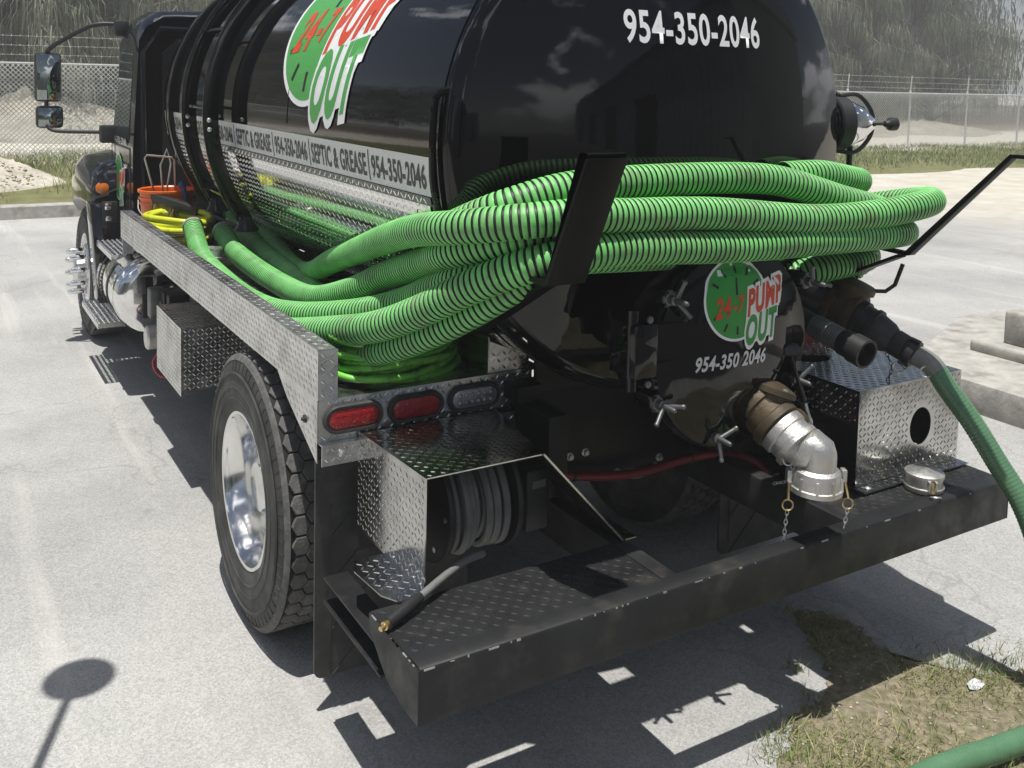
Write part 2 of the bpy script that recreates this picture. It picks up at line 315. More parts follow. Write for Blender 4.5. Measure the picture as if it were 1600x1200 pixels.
def ribbed(pts, r=.052, pitch=.0205, depth=.0050, nseg=22, cut=None):
    """corrugated suction hose: raised green rib, black groove. returns V, F, material index"""
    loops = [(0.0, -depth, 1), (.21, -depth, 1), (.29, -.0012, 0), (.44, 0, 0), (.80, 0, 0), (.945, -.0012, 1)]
    C = spline(pts, pitch); tt = np.arange(len(C))*pitch; p0 = pts[0][0]*7+pts[1][1]; en = np.clip(np.minimum(tt, tt[-1]-tt)/.3, 0, 1); C = C+np.stack([np.sin(tt*4.1+p0), np.sin(tt*3.3+p0*2), np.sin(tt*5.0+p0*3)], 1)*.0045*en[:, None]; T, N, B = frames(C); n = len(C)-1; fr = np.concatenate([np.arange(n)+l[0] for l in loops]); of = np.concatenate([np.full(n, l[1]) for l in loops]); mi = np.concatenate([np.full(n, l[2]) for l in loops])
    o = np.argsort(fr, kind='stable'); fr, of, mi = fr[o], of[o], mi[o]; ix = np.arange(len(C))
    I = lambda A: np.stack([np.interp(fr, ix, A[:, k]) for k in range(3)], 1)
    c, nn, bb = I(C), I(N), I(B); a = np.arange(nseg)*2*PI/nseg
    V = c[:, None]+(nn[:, None]*np.cos(a)[None, :, None]+bb[:, None]*np.sin(a)[None, :, None])*(r+of)[:, None, None]
    k = len(fr); i, j = np.meshgrid(np.arange(k-1), np.arange(nseg), indexing='ij'); j2 = (j+1) % nseg
    F = np.stack([i*nseg+j, i*nseg+j2, (i+1)*nseg+j2, (i+1)*nseg+j], -1).reshape(-1, 4)
    return V.reshape(-1, 3), F, np.repeat(mi[:-1], nseg), C

def lugs(name, parent, org, ud, vd, w, h, mtl, mask=None, pitch=.021, L=.022, wd=.0062, ht=.0014, fn=None):
    """raised tread-plate lugs on a rectangle (org + u*ud + v*vd), or through fn(u, v) -> (point, u dir, v dir, normal)"""
    nu = int(w/pitch); nv = int(h/pitch); 
    if fn is None:
        org = np.array(org, float); ud = np.array(ud, float); vd = np.array(vd, float); nm = np.cross(ud, vd)
    prof = np.array([(-.5,0,0),(-.22,-.5,0),(.22,-.5,0),(.5,0,0),(.22,.5,0),(-.22,.5,0),(-.24,0,1),(.24,0,1)])
    fc = np.array([(0,1,6,6),(1,2,7,6),(2,3,7,7),(3,4,7,7),(4,5,6,7),(5,0,6,6)])
    V = []; Fs = []; k = 0
    for i in range(nu):
        for j in range(nv):
            u = (i+.5)*w/nu; v = (j+.5)*h/nv
            if mask and not mask(u, v): continue
            an = PI/4 if (i+j) % 2 else -PI/4
            lx = prof[:, 0]*L; ly = prof[:, 1]*wd; a = lx*math.cos(an)-ly*math.sin(an); b = lx*math.sin(an)+ly*math.cos(an); z = prof[:, 2]*ht
            if fn is None: V.append(org+np.outer(u+a, ud)+np.outer(v+b, vd)+np.outer(z+.0002, nm))
            else:
                p, du, dv, n_ = fn(u, v); V.append(np.array(p)+np.outer(a, du)+np.outer(b, dv)+np.outer(z+.0002, n_))
            for q in fc: Fs.append(tuple(dict.fromkeys((q+k).tolist())))
            k += 8
    me = bpy.data.meshes.new(name); me.from_pydata(np.vstack(V).tolist(), [], Fs); me.materials.append(MAT[mtl])
    return link(name, me, parent, kind='stuff')

# ------------------------------------------------------------------ the setting
def structure(o, kind='structure'): o['kind'] = kind; return o
g = MB(); g.add([(-300,-300,0),(300,-300,0),(300,300,0),(-300,300,0)], [(0,1,2,3)]); structure(g.build('ground', 'concrete_lot', smooth=0))
def ter(x, y):
    base = .20 if x < 9 else .20-.20*min(1, (x-9)/6)
    rise = (.42-base)*min(1, max(0, (y-13.2)/4.8)) if x < 10 else (.20-base)*min(1, max(0, (y-13.2)/4.8))
    return base+rise+.03*math.sin(x*1.3+y)+.02*math.sin(x*.37-y*2.1) + (.006 if x >= 15 else 0)
xs = np.concatenate([np.arange(-70, -6, 4), np.arange(-6, 40, .6), np.arange(40, 121, 5)]); ys = np.concatenate([np.arange(13.22, 30, .6), np.arange(30, 150, 8)])
V = []; Fc = []
for j, y in enumerate(ys):
    for i, x in enumerate(xs):
        z = ter(x, y); 
        if j == 0: z = (.185 if x < 9 else max(-.05, .185-.24*(x-9)/3))
        V.append((x, y, z))
nx = len(xs)
for j in range(len(ys)-1):
    for i in range(nx-1): Fc.append((j*nx+i, j*nx+i+1, (j+1)*nx+i+1, (j+1)*nx+i))
raw('verge_terrain', V, Fc, 'verge_soil', smooth=60, kind='structure')
k = MB(); k.prism([(13.0, -.05), (13.02, .17), (13.05, .19), (13.2, .19), (13.22, -.05)], 0, -70, 9.5)
kerb = k.build('kerb', 'concrete_block', kind='structure')
# raised concrete slab on the right with two broken kerb blocks on it
k = MB(); k.prism([(3.54, -6), (9, -6), (9, 2.6), (5.2, 2.9), (3.6, 2.2)], 2, -.02, .2); k.build('raised_slab', 'concrete_block', bev=.012, kind='structure')
def rough_block(name, lo, hi, rz, label, seed):
    me_o = MB().box(lo, hi, .025).build(name, 'concrete_block', smooth=50); me = me_o.data; bpy.data.objects.remove(me_o)
    o = link(name, me); o['label'] = label; o['category'] = 'concrete block'; o['group'] = 'concrete blocks on the slab'; return o
rough_block('concrete_block', (4.42, 1.62, .275), (5.4, 2.02, .52), 0, 'upper weathered concrete block on the slab beyond the green hose', 3)
rough_block('concrete_block', (4.30, 1.50, .19), (5.5, 2.20, .28), 0, 'lower wider concrete block carrying another at the right edge', 5)

# dry grass and dirt patch behind the truck
def blob(cx, cy, rx, ry, n, seed, z, amp=.22):
    rr = random.Random(seed); ph = [(rr.uniform(.3, 1)/(k_**.7), rr.uniform(0, 2*PI), k_) for k_ in range(2, 14)]; pts = []
    for i in range(n):
        t = 2*PI*i/n; r = 1+amp*sum(a*math.sin(k_*t+p) for a, p, k_ in ph)/2
        pts.append((cx+rx*r*math.cos(t), cy+ry*r*math.sin(t), z))
    return pts
def inside(poly, x, y):
    c = False; n = len(poly); j = n-1
    for i in range(n):
        xi, yi = poly[i][:2]; xj, yj = poly[j][:2]
        if (yi > y) != (yj > y) and x < (xj-xi)*(y-yi)/(yj-yi)+xi: c = not c
        j = i
    return c
patch = [(.10,-.02,.004),(.22,.07,.004),(.40,.10,.004),(.52,.20,.004),(.60,.33,.004),(.70,.52,.004),(.80,.50,.004),(.86,.36,.004),(.82,.24,.004),(.80,.13,.004),(.88,.03,.004),(.98,-.08,.004),(1.15,-.16,.004),(1.5,-.3,.004),(2.1,-.7,.004),(2.2,-1.6,.004),(1.2,-1.9,.004),(.3,-1.5,.004),(-.05,-.8,.004),(-.12,-.45,.004),(-.02,-.25,.004),(-.08,-.12,.004)]
pp = []
rr = random.Random(4)
for i in range(len(patch)):
    a = Vector(patch[i]); b = Vector(patch[(i+1) % len(patch)])
    for t in range(8):
        q = a.lerp(b, t/8); pp.append((q.x+rr.uniform(-.018,.018), q.y+rr.uniform(-.018,.018), .004))
m_ = MB(); m_.add(pp, [tuple(range(len(pp)))]); m_.build('dirt_patch', 'dirt_patch', smooth=0, kind='structure')
def blades(name, spots, hmin, hmax, wd, mats, label, cat=None, seed=1, lean=.5, zf=None):
    rg = np.random.default_rng(seed); n = len(spots); sp = np.array(spots); a = rg.uniform(0, 2*PI, n); h = rg.uniform(hmin, hmax, n); le = rg.uniform(.05, lean, n)*h; d = rg.uniform(0, 2*PI, n)
    w = wd*rg.uniform(.6, 1.3, n); b = sp; off = np.stack([np.cos(a)*w, np.sin(a)*w, 0*w], 1); ln = np.stack([np.cos(d)*le, np.sin(d)*le, h], 1)
    V = np.stack([b-off, b+off, b+off*.7+ln*.55, b-off*.7+ln*.55, b+ln*np.array([1.35, 1.35, 1])], 1).reshape(-1, 3)
    base = np.arange(n)[:, None]*5; F4 = base+np.array([0, 1, 2, 3]); F3 = base+np.array([3, 2, 4])
    Fc = [tuple(x) for x in F4.tolist()]+[tuple(x) for x in F3.tolist()]; mi = rg.integers(0, len(mats), n); mi = np.concatenate([mi, mi])
    return raw(name, V, Fc, mats, None, mi, kind='stuff', label=label, category=cat or 'grass')
sp = []
while len(sp) < 16000:
    x = rr.uniform(-.15, 2.2); y = rr.uniform(-1.6, .55)
    if inside(pp, x, y) and (math.sin(x*9+y*4)+math.sin(y*13-x*5)+rr.uniform(-1.6, 1.6)) > .2: sp.append((x, y, .003))
blades('dry_grass', sp, .006, .035, .0017, ['grass_dry', 'grass_dry', 'grass_blade'], 'sparse dry grass growing through the dirt patch behind the bumper', lean=1.8, seed=2)
tuft = []
for cx, cy, n, s_ in ((.13,.03,60,.03),(.60,.30,60,.04),(.70,.52,40,.03),(1.05,-.12,240,.09),(.95,-.05,200,.08),(1.2,-.2,250,.1),(.12,-.15,260,.08),(.05,-.05,160,.05),(.55,-.42,240,.12),(.3,-.42,220,.1),(.33,.09,50,.03),(.42,.26,40,.02)):
    for _ in range(n): tuft.append((cx+rr.gauss(0, s_), cy+rr.gauss(0, s_), .003))
blades('green_grass', tuft, .012, .05, .0018, ['grass_blade', 'grass_dry', 'grass_blade'], 'short green grass tufts along the edge of the dirt patch', lean=1.2, seed=3)
# weathered stones scattered over the patch
mb = MB()
for _ in range(520):
    x = rr.uniform(-.1, 1.6); y = rr.uniform(-.7, .45)
    if inside(pp, x, y):
        s_ = rr.uniform(.0015, .0055); mb.lathe([(0, -s_*.3), (s_, 0), (s_*.8, s_*.5), (0, s_*.7)], (x, y, .006), (rr.uniform(-.3,.3), rr.uniform(-.3,.3), 1), 6, cap=False)
mb.build('gravel', 'limestone', kind='stuff', label='small pale stones scattered over the dirt patch', category='gravel')
def litter(name, c, r, label, seed):
    rr_ = random.Random(seed); n = 9; bm = MB(); V = [(c[0], c[1], c[2]+.012)]+[(c[0]+r*rr_.uniform(.6,1.1)*math.cos(2*PI*i/n), c[1]+.6*r*rr_.uniform(.6,1.1)*math.sin(2*PI*i/n), c[2]+rr_.uniform(.002,.02)) for i in range(n)]
    V += [(v[0], v[1], v[2]-.002) for v in V]; Fc = [(0, 1+i, 1+(i+1) % n) for i in range(n)]+[(10, 11+(i+1) % n, 11+i) for i in range(n)]+[(1+i, 11+i, 11+(i+1) % n, 1+(i+1) % n) for i in range(n)]
    bm.add(V, Fc); o = bm.build(name, 'paper_litter', smooth=0); o['label'] = label; o['category'] = 'litter'
litter('crumpled_paper', (.90, -.13, .004), .045, 'crumpled grey-white scrap of litter on the grass patch', 2)
# grass verges by the fence
sp = []
while len(sp) < 15000:
    x = rr.uniform(-4, 3.5); y = rr.uniform(13.25, 19.2)
    if math.sin(x*2.1+y*1.4)+math.sin(y*2.6-x*1.1)+rr.uniform(-1.2, 1.2) > -.5-(y > 16)*.6 and ((x+1.3)/1.2)**2+((y-15.1)/1.1)**2 > 1: sp.append((x, y, ter(x, y)-.01))
blades('verge_grass', sp, .05, .22, .006, ['grass_blade', 'grass_blade', 'grass_dry'], 'green weedy grass strip between the kerb and the fence', lean=.9, seed=5)
sp = []
while len(sp) < 20000:
    x = rr.uniform(13, 38); y = rr.uniform(13.6, 18.6); e = 14.3+.5*math.sin(x*.7)+.3*math.sin(x*1.9)
    if y > e+rr.gauss(0, .35): sp.append((x, y, ter(x, y)-.01))
blades('fence_side_grass', sp, .04, .18, .010, ['grass_blade', 'grass_blade', 'grass_dry'], 'long green grass strip along the fence right of the tank', lean=.9, seed=6)
# limestone heaps
def heap(name, c, r, h, label, seed, group='limestone heaps'):
    rg = random.Random(seed); n = 40; m = 18; V = [(c[0], c[1], c[2]+h)]; Fc = []
    ph = [(rg.uniform(0, 6.28), rg.uniform(.5, 1)) for _ in range(8)]
    for j in range(1, m+1):
        t = j/m
        for i in range(n):
            a = 2*PI*i/n; rad = r[0]*t, r[1]*t; z = h*(1-t)**.85*(1+.14*math.sin(3*a+ph[0][0])+.1*math.sin(5*a+t*7+ph[1][0]))+rg.uniform(-1, 1)*.11*h*(1-t)
            V.append((c[0]+rad[0]*math.cos(a)*(1+.1*math.sin(2*a+ph[2][0])), c[1]+rad[1]*math.sin(a), c[2]+z-(.06 if j == m else 0)))
    for i in range(n): Fc.append((0, 1+i, 1+(i+1) % n))
    for j in range(m-1):
        for i in range(n): Fc.append((1+j*n+i, 1+(j+1)*n+i, 1+(j+1)*n+(i+1) % n, 1+j*n+(i+1) % n))
    raw(name, V, Fc, 'limestone' if seed == 1 else 'spoil', smooth=70, label=label, category='gravel heap', group=group)
heap('gravel_heap', (-1.35, 15.1, .27), (1.15, 1.0), .42, 'small pale gravel heap on the grass by the left edge', 1)
heap('gravel_heap', (.2, 24.5, .4), (4.6, 2.2), 1.0, 'long sandy spoil heap behind the fence at the left', 2)
heap('gravel_heap', (26.5, 24.5, .2), (5.5, 2.4), .42, 'buff rubble heap behind the fence right of the tank', 3)
heap('gravel_heap', (34.5, 25, .2), (5.4, 2.6), .5, 'grey rubble heap behind the fence at the far right', 4)
mb = MB()
for _ in range(600):
    a = rr.uniform(0, 2*PI); t = math.sqrt(rr.random()); x = -1.35+1.1*t*math.cos(a); y = 15.1+.95*t*math.sin(a); s_ = rr.uniform(.015, .04); z = .29+.42*(1-t)**.85
    mb.lathe([(0, -s_*.5), (s_, 0), (0, s_*.7)], (x, y, z), (rr.uniform(-.4,.4), rr.uniform(-.4,.4), 1), 5, cap=False)
mb.build('heap_stones', 'limestone', smooth=0, kind='stuff', label='loose pale stones covering the small gravel heap', category='gravel')

# chain-link fence along y = 18
fence = empty('chain_link_fence', (0, 18, .3), label='galvanised chain-link fence with barbed wire strands behind the truck', category='fence')
def fz(x): return .42 if x < 6 else (.42-.24*(x-6)/16 if x < 22 else .18)
posts = [round(-4.6+2.92*i, 2) for i in range(14)]+[]
FX0, FX1 = -7.5, 37.0
for x in posts:
    mb = MB(); z = fz(x); mb.cyl((x, 18, z-.2), (x, 18, z+1.80), .032, 10); mb.lathe([(.038, 0), (.038, .03), (.02, .06), (0, .07)], (x, 18, z+1.80), (0,0,1), 10); mb.bar((x, 18, z+1.84), (x+.015, 17.985, z+2.32), .045, .03)
    keep(mb.build('post', 'fence_wire'), fence)
mb = MB(); mb.tube([(x, 17.962, fz(x)+1.77) for x in np.linspace(FX0, FX1, 40)], .022, 8); keep(mb.build('top_rail', 'fence_wire'), fence)
for kz, yy in ((1.93, 17.985), (2.1, 17.94), (2.27, 17.905)):
    mb = MB(); xs_ = np.arange(FX0, FX1, .5); mb.tube([(x, yy, fz(x)+kz+.006*math.sin(x*2)) for x in xs_], 0.0055, 4)
    for x in np.arange(FX0, FX1, .14): mb.bar((x, yy-.012, fz(x)+kz-.014), (x+.01, yy+.012, fz(x)+kz+.014), .004, .004)
    keep(mb.build('barbed_wire', 'fence_wire'), fence)
mb = MB(); cell = .088; H = 1.72
for s_ in (1, -1):
    x = FX0-H
    while x < FX1+H:
        a = x if s_ > 0 else x+H; zz = [fz(a+s_*t*H) for t in (0, 1)]
        if FX0 < a < FX1 and FX0 < a+s_*H < FX1:
            yo = .004*s_; w_ = .0046
            p = [(a, 18.04+yo, zz[0]+.03), (a+s_*H, 18.04+yo, zz[1]+.03+H)]
            mb.add([(p[0][0]-w_, p[0][1], p[0][2]+w_*s_), (p[0][0]+w_, p[0][1], p[0][2]-w_*s_), (p[1][0]+w_, p[1][1], p[1][2]-w_*s_), (p[1][0]-w_, p[1][1], p[1][2]+w_*s_), (p[0][0], p[0][1]-w_*1.4, p[0][2]), (p[1][0], p[1][1]-w_*1.4, p[1][2])], [(0,1,2,3), (0,4,5,3), (4,1,2,5)])
        x += cell
for x in np.arange(FX0, FX1, cell): mb.bar((x, 18.04, fz(x)+H+.02), (x, 18.04, fz(x)+H+.10), .005, .005)
keep(mb.build('chain_link_mesh', 'fence_wire', smooth=0, kind='stuff'), fence)

# casuarina trees behind the fence, drooping strands
def tree_meshes(seed, H):
    rg = np.random.default_rng(seed); r2 = random.Random(seed); tk = MB(); pts = []; x = y = 0
    for i in range(9): pts.append((x, y, H*i/8)); x += r2.uniform(-.12, .12); y += r2.uniform(-.12, .12)
    tk.tube(pts, [.17*(1-.85*i/8) for i in range(9)], 8); clumps = []
    for b in range(74):
        t = .03+.95*(b/74); i = min(7, int(t*8)); fr = t*8-i; p = Vector(pts[i]).lerp(Vector(pts[i+1]), fr); a = r2.uniform(0, 2*PI); L_ = (2.9*(1-t)+1.0)*r2.uniform(.6, 1.15)
        q1 = p+Vector((math.cos(a)*L_*.55, math.sin(a)*L_*.55, L_*.35)); q2 = p+Vector((math.cos(a)*L_, math.sin(a)*L_, L_*.22))
        tk.tube([p, q1, q2], [.04*(1-t)+.012, .018, .006], 5)
        bmi = r2.choice([0, 0, 1, 1, 2, 2, 2])
        for s in range(7):
            f = .2+.8*s/6; c = p.lerp(q1, f*2) if f < .5 else q1.lerp(q2, f*2-1); clumps.append((c, r2.uniform(.22, .5), bmi))
    V = []; n = 0; mi = []
    for c, rad, bmi in clumps:
        k = 40; off = rg.normal(0, rad*.5, (k, 3)); base = np.array(c)+off; ln = rg.uniform(.3, 1.0, k); w = rg.uniform(.004, .013, k); a = rg.uniform(0, PI, k); sw = rg.normal(0, .10, (k, 2))
        d = np.stack([np.cos(a)*w, np.sin(a)*w, 0*w], 1); mid = base+np.stack([sw[:, 0]*ln*.6+off[:, 0]*.25, sw[:, 1]*ln*.6+off[:, 1]*.25, -ln*.35], 1); tip = mid+np.stack([sw[:, 0]*ln*.2, sw[:, 1]*ln*.2, -ln*.65], 1)
        V.append(np.stack([base-d, base+d, mid+d, mid-d, tip], 1).reshape(-1, 3)); mi.append(np.where(rg.random(k) < .75, bmi, 0)); n += k
    V = np.vstack(V); mi = np.concatenate(mi); b = np.arange(n)[:, None]*5; Fc = [tuple(q) for q in (b+np.array([0,1,2,3])).tolist()]+[tuple(q) for q in (b+np.array([3,2,4])).tolist()]
    cm = bpy.data.meshes.new('crown'); cm.from_pydata(V.tolist(), [], Fc)
    for m in ('needle_a', 'needle_b', 'needle_c'): cm.materials.append(MAT[m])
    cm.polygons.foreach_set('material_index', np.concatenate([mi, mi]).astype(np.int32))
    to = tk.build('trunk', 'trunk_bark'); me = to.data; bpy.data.objects.remove(to); return me, cm
TREES = [tree_meshes(11, 9.0), tree_meshes(12, 10.5), tree_meshes(13, 8.0), tree_meshes(14, 11.0)]
def tree(x, y, kind, s, rz, label):
    t = empty('casuarina_tree', (x, y, .2), label=label, category='tree', group='casuarina trees'); t.rotation_euler.z = rz; t.scale = (s, s, s)
    link('trunk', TREES[kind][0], t); link('crown', TREES[kind][1], t)
TL = [(-5.5,27,0,1.1),(-2.2,30,1,1.0),(.2,26.6,2,1.15),(2.6,29.5,3,1.05),(5.6,27.4,0,1.0),(19.5,28.5,1,1.1),(22.5,26.4,2,1.2),(25.2,30,3,1.0),(27.8,27.2,0,1.15),(30.6,30,1,1.1),(33.5,27.5,3,1.0),(36.5,31,2,1.3),(39.5,28,0,1.2),(-8,33,3,1.2),(-.6,35,3,1.2),(4.4,36,1,1.2),(24,36,0,1.25),(29,37,1,1.3),(35,37,3,1.25),(42,35,2,1.4)]
lab = ['leftmost tall grey-green drooping tree behind the fence','drooping tree just left of the mirror, behind the spoil heap','loose drooping tree above the cab mirror arm','drooping tree behind the cab door, back row','drooping tree partly hidden by the cab roof','drooping tree at the right edge of the black tank','short bushy drooping tree just right of the tank','drooping tree behind the second fence bay','drooping tree above the middle fence post','back-row drooping tree right of the middle fence post','drooping tree behind the third fence bay','bushy drooping tree toward the upper right corner','rightmost front drooping tree by the picture edge','distant drooping tree at the far left','distant drooping tree in the gap above the mirror','distant drooping tree behind the cab','distant drooping tree right beside the tank, back row','distant drooping tree above the rubble heap','distant drooping tree behind the grey rubble heap','distant drooping tree at the far right corner']
for (x, y, kd, s_), lb in zip(TL, lab): tree(x, y, kd, s_, x*1.7+y, lb)
for i, (x, y) in enumerate([(-21,-1),(-23,4),(-20,9),(-24,14),(-21,20),(-25,25)]): tree(x, y, i % 4, .8, i*2.1, 'drooping tree in the row along the lot edge, mirrored in the tank side')

# the wood beyond them, one mass
rg = np.random.default_rng(77); n = 42000; ux = rg.uniform(-22, 66, n); gapc = np.array([-1.5, 3.0, 29.5, 34.0, 40.5, 46.0]); ux = np.where((np.abs(ux[:, None]-gapc[None]).min(1) < .9) & (rg.random(n) < .9), ux+rg.choice([-2.6, 2.6], n), ux); cl_ = np.sin(ux*1.7)+np.sin(ux*.61+2); uz = rg.uniform(.2, 1, n)**.8*(8.5+1.2*cl_); uy = rg.normal(43, 2.2, n)+.8*np.sin(uz*1.3+ux)
b_ = np.stack([ux, uy, uz+.3], 1); ln = rg.uniform(.5, 1.5, n); w = rg.uniform(.02, .06, n); a = rg.uniform(0, PI, n); d_ = np.stack([np.cos(a)*w, np.sin(a)*w, 0*w], 1); md = b_+np.stack([rg.normal(0, .1, n), rg.normal(0, .1, n), -ln*.4], 1); tp_ = md+np.stack([rg.normal(0, .08, n), rg.normal(0, .08, n), -ln*.6], 1)
q_ = np.arange(n)[:, None]*5; mi_w = np.where(np.sin(ux*2.3+uz*1.9)+np.sin(uz*3.1-ux)+rg.normal(0, .5, n) > .9, 0, 2)
raw('far_wood', np.stack([b_-d_, b_+d_, md+d_, md-d_, tp_], 1).reshape(-1, 3), [tuple(x) for x in (q_+np.array([0,1,2,3])).tolist()]+[tuple(x) for x in (q_+np.array([3,2,4])).tolist()], ['needle_a', 'needle_b', 'needle_c'], None, np.concatenate([mi_w, mi_w]), kind='stuff', label='distant mass of drooping grey-green trees closing the background', category='woodland')

# warehouses behind the camera (seen mirrored in the tank head)
def warehouse(name, x0, x1, y0, y1, h, face, label):
    t = empty(name, ((x0+x1)/2, (y0+y1)/2, 0), label=label, category='building')
    mb = MB(); mb.box((x0, y0, 0), (x1, y1, h)); keep(mb.build('wall', 'sheet_metal_wall', smooth=0), t)
    xm = (x0+x1)/2; mb = MB(); mb.prism([(x0-.4, h+.01), (xm, h+1.6), (x1+.4, h+.01)], 1, y0-.4, y1+.4); keep(mb.build('roof', 'galvanised', smooth=0), t)
    fx = x0 if face < 0 else x1; mb = MB(); 
    for y in np.arange(y0+.3, y1, .6): mb.box((fx-.04*(face < 0), y, .05), (fx+.04*(face > 0), y+.12, h-.05))
    keep(mb.build('wall_ribs', 'sheet_metal_wall', smooth=0, kind='stuff'), t)
    for k_, y in enumerate(np.arange(y0+4, y1-4, 9)):
        mb = MB(); mb.box((fx-.06 if face < 0 else fx, y, 0), (fx if face < 0 else fx+.06, y+3.6, 4.0)); keep(mb.build('roller_door', 'dark_opening', smooth=0), t)
warehouse('warehouse', 7.5, 20, -48, -4.5, 6.5, -1, 'long ribbed metal warehouse mirrored in the tank head')
warehouse('warehouse', -26, -11, -46, -9, 4.6, 1, 'low metal shed mirrored at the left of the tank head')

# round lamp on a thin post just outside the frame; only its shadow shows
lh = 3.3; LEAN = (.05, .62); lx, ly = -1.80+SUN.x/SUN.z*lh-LEAN[0], 1.43+SUN.y/SUN.z*lh-LEAN[1]
lp = empty('lamp_post', (lx, ly, 0), label='thin lamp post with round head casting its shadow beside the truck', category='lamp post')
mb = MB(); mb.lathe([(.06, 0), (.06, .02), (.02, .04)], (lx, ly, 0), (0,0,1), 16); mb.tube([(lx, ly, .03), (lx+.03, ly+.25, lh*.5), (lx+LEAN[0], ly+LEAN[1], lh-.1)], .016, 12); keep(mb.build('post', 'lamp_metal'), lp)
mb = MB(); mb.lathe([(.02, -.14), (.05, -.12), (.09, -.085), (.115, -.03), (.118, .02), (.10, .07), (.06, .105), (0, .12)], (lx+LEAN[0], ly+LEAN[1], lh), (0,0,1), 28); keep(mb.build('globe', 'lamp_globe'), lp)

# ================================================================== the truck
truck = empty('vacuum_truck', (0, 0, 0), label='black vacuum tank truck with green hoses and diamond-plate decks', category='truck')
TR = .87; TZ = 1.88; SEAM = .60; TF = 4.55            # tank radius, axis height, rear seam y, front y
def headY(r):                                             # dished rear head: crown radius 2.2, knuckle .08
    if r <= .82: return .368+2.2-math.sqrt(2.2**2-r*r)
    q = min(1, (r-.79)/.08); return .60-.08*math.sqrt(max(0, 1-q*q))
# ---- tank
mb = MB(); prof = [(TR, TF-SEAM)]+[(TR, y) for y in np.linspace(TF-SEAM-.3, .0, 24)]
mb.lathe(prof, (0, SEAM, TZ), (0, 1, 0), 128, cap=False)
tank = mb.build('tank_shell', 'black_paint', truck, smooth=60)
rs = list(np.linspace(0, .82, 40))+[.79+.08*math.sin(a) for a in np.linspace(math.asin(.03/.08), PI/2, 14)[1:]]
mb = MB(); mb.lathe([(r, headY(r)) for r in rs]+[(TR+.004, SEAM+.0), (TR+.004, SEAM+.05), (TR-.01, SEAM+.055)], (0, 0, TZ), (0, 1, 0), 128, cap=False)
mb.build('rear_head', 'black_paint', tank, smooth=50)
mb = MB(); mb.lathe([(TR-.005, .0), (TR*.9, .14), (TR*.6, .22), (0, .26)], (0, TF-.02, TZ), (0,1,0), 64, cap=False); mb.build('front_head', 'black_paint', tank)
def ring_bar(y0, y1, r0, r1, a0, a1, n=48):
    """bar bent round the tank: angle from the left (-x) horizontal upward"""
    b = MB(); V = []; 
    for i in range(n+1):
        a = a0+(a1-a0)*i/n; c, s_ = -math.cos(a), math.sin(a)
        for r, y in ((r0, y0), (r1, y0), (r1, y1), (r0, y1)): V.append((c*r, y, TZ+s_*r))
    Fc = [(0,1,2,3), tuple(4*n+i for i in (3,2,1,0))]
    for i in range(n):
        for j in range(4): Fc.append((i*4+j, i*4+(j+1) % 4, (i+1)*4+(j+1) % 4, (i+1)*4+j))
    return b.add(V, Fc)
for y, hh in ((4.25, .03),): ring_bar(y, y+.09, TR+.0045, TR+.0045+hh, -.035 if hh < .01 else -1.2, PI+1.2, 96).build('stiffener_ring', 'black_paint', tank, bev=.004)
# diamond-plate cladding on the left flank
def cyl_pt(Y, s, r): a = s/TR; return (-math.cos(a)*r, Y, TZ+math.sin(a)*r)
def cladding(s0, s1, y0, y1, r, mtl, name, par, n=24, m=30):
    V = [cyl_pt(y0+(y1-y0)*j/m, s0+(s1-s0)*i/n, r) for j in range(m+1) for i in range(n+1)]
    Fc = [(j*(n+1)+i, j*(n+1)+i+1, (j+1)*(n+1)+i+1, (j+1)*(n+1)+i) for j in range(m) for i in range(n)]
    b = MB(); b.add(V, Fc); return b.build(name, mtl, par, smooth=60)
cl = cladding(-.86, -.182, .69, 4.5, TR+.004, 'tread_mirror', 'diamond_cladding', truck)
def cfn(u, v):
    Y = 4.5-u; s_ = -.86+v; a = s_/TR; c, sn = math.cos(a), math.sin(a); return ((-c*(TR+.0041), Y, TZ+sn*(TR+.0041)), np.array((0,-1.,0)), np.array((sn,0,c)), np.array((-c,0,sn)))
lugs('raised_lugs', cl, None, None, None, 3.8, .675, 'tread_mirror', fn=cfn, pitch=.027, L=.027, wd=.009)
ts = cladding(-.195, -.166, .67, 4.5, TR+.007, 'zinc_dull', 'trim_strip', truck, n=3)
def tfn(u, v):
    Y = 4.5-u; a = (-.195+v)/TR; c, sn = math.cos(a), math.sin(a); return ((-c*(TR+.0071), Y, TZ+sn*(TR+.0071)), np.array((0,-1.,0)), np.array((sn,0,c)), np.array((-c,0,sn)))
lugs('raised_lugs', ts, None, None, None, 3.8, .029, 'chrome', fn=tfn, pitch=.029, L=.034, wd=.007)
strip = cladding(-.165, -.038, .66, 4.5, TR+.0035, 'silver_vinyl', 'lettering_band', tank, n=6)
cladding(-.165, -.038, .612, .645, TR+.0065, 'silver_vinyl', 'reflective_tag', tank, n=6, m=2)

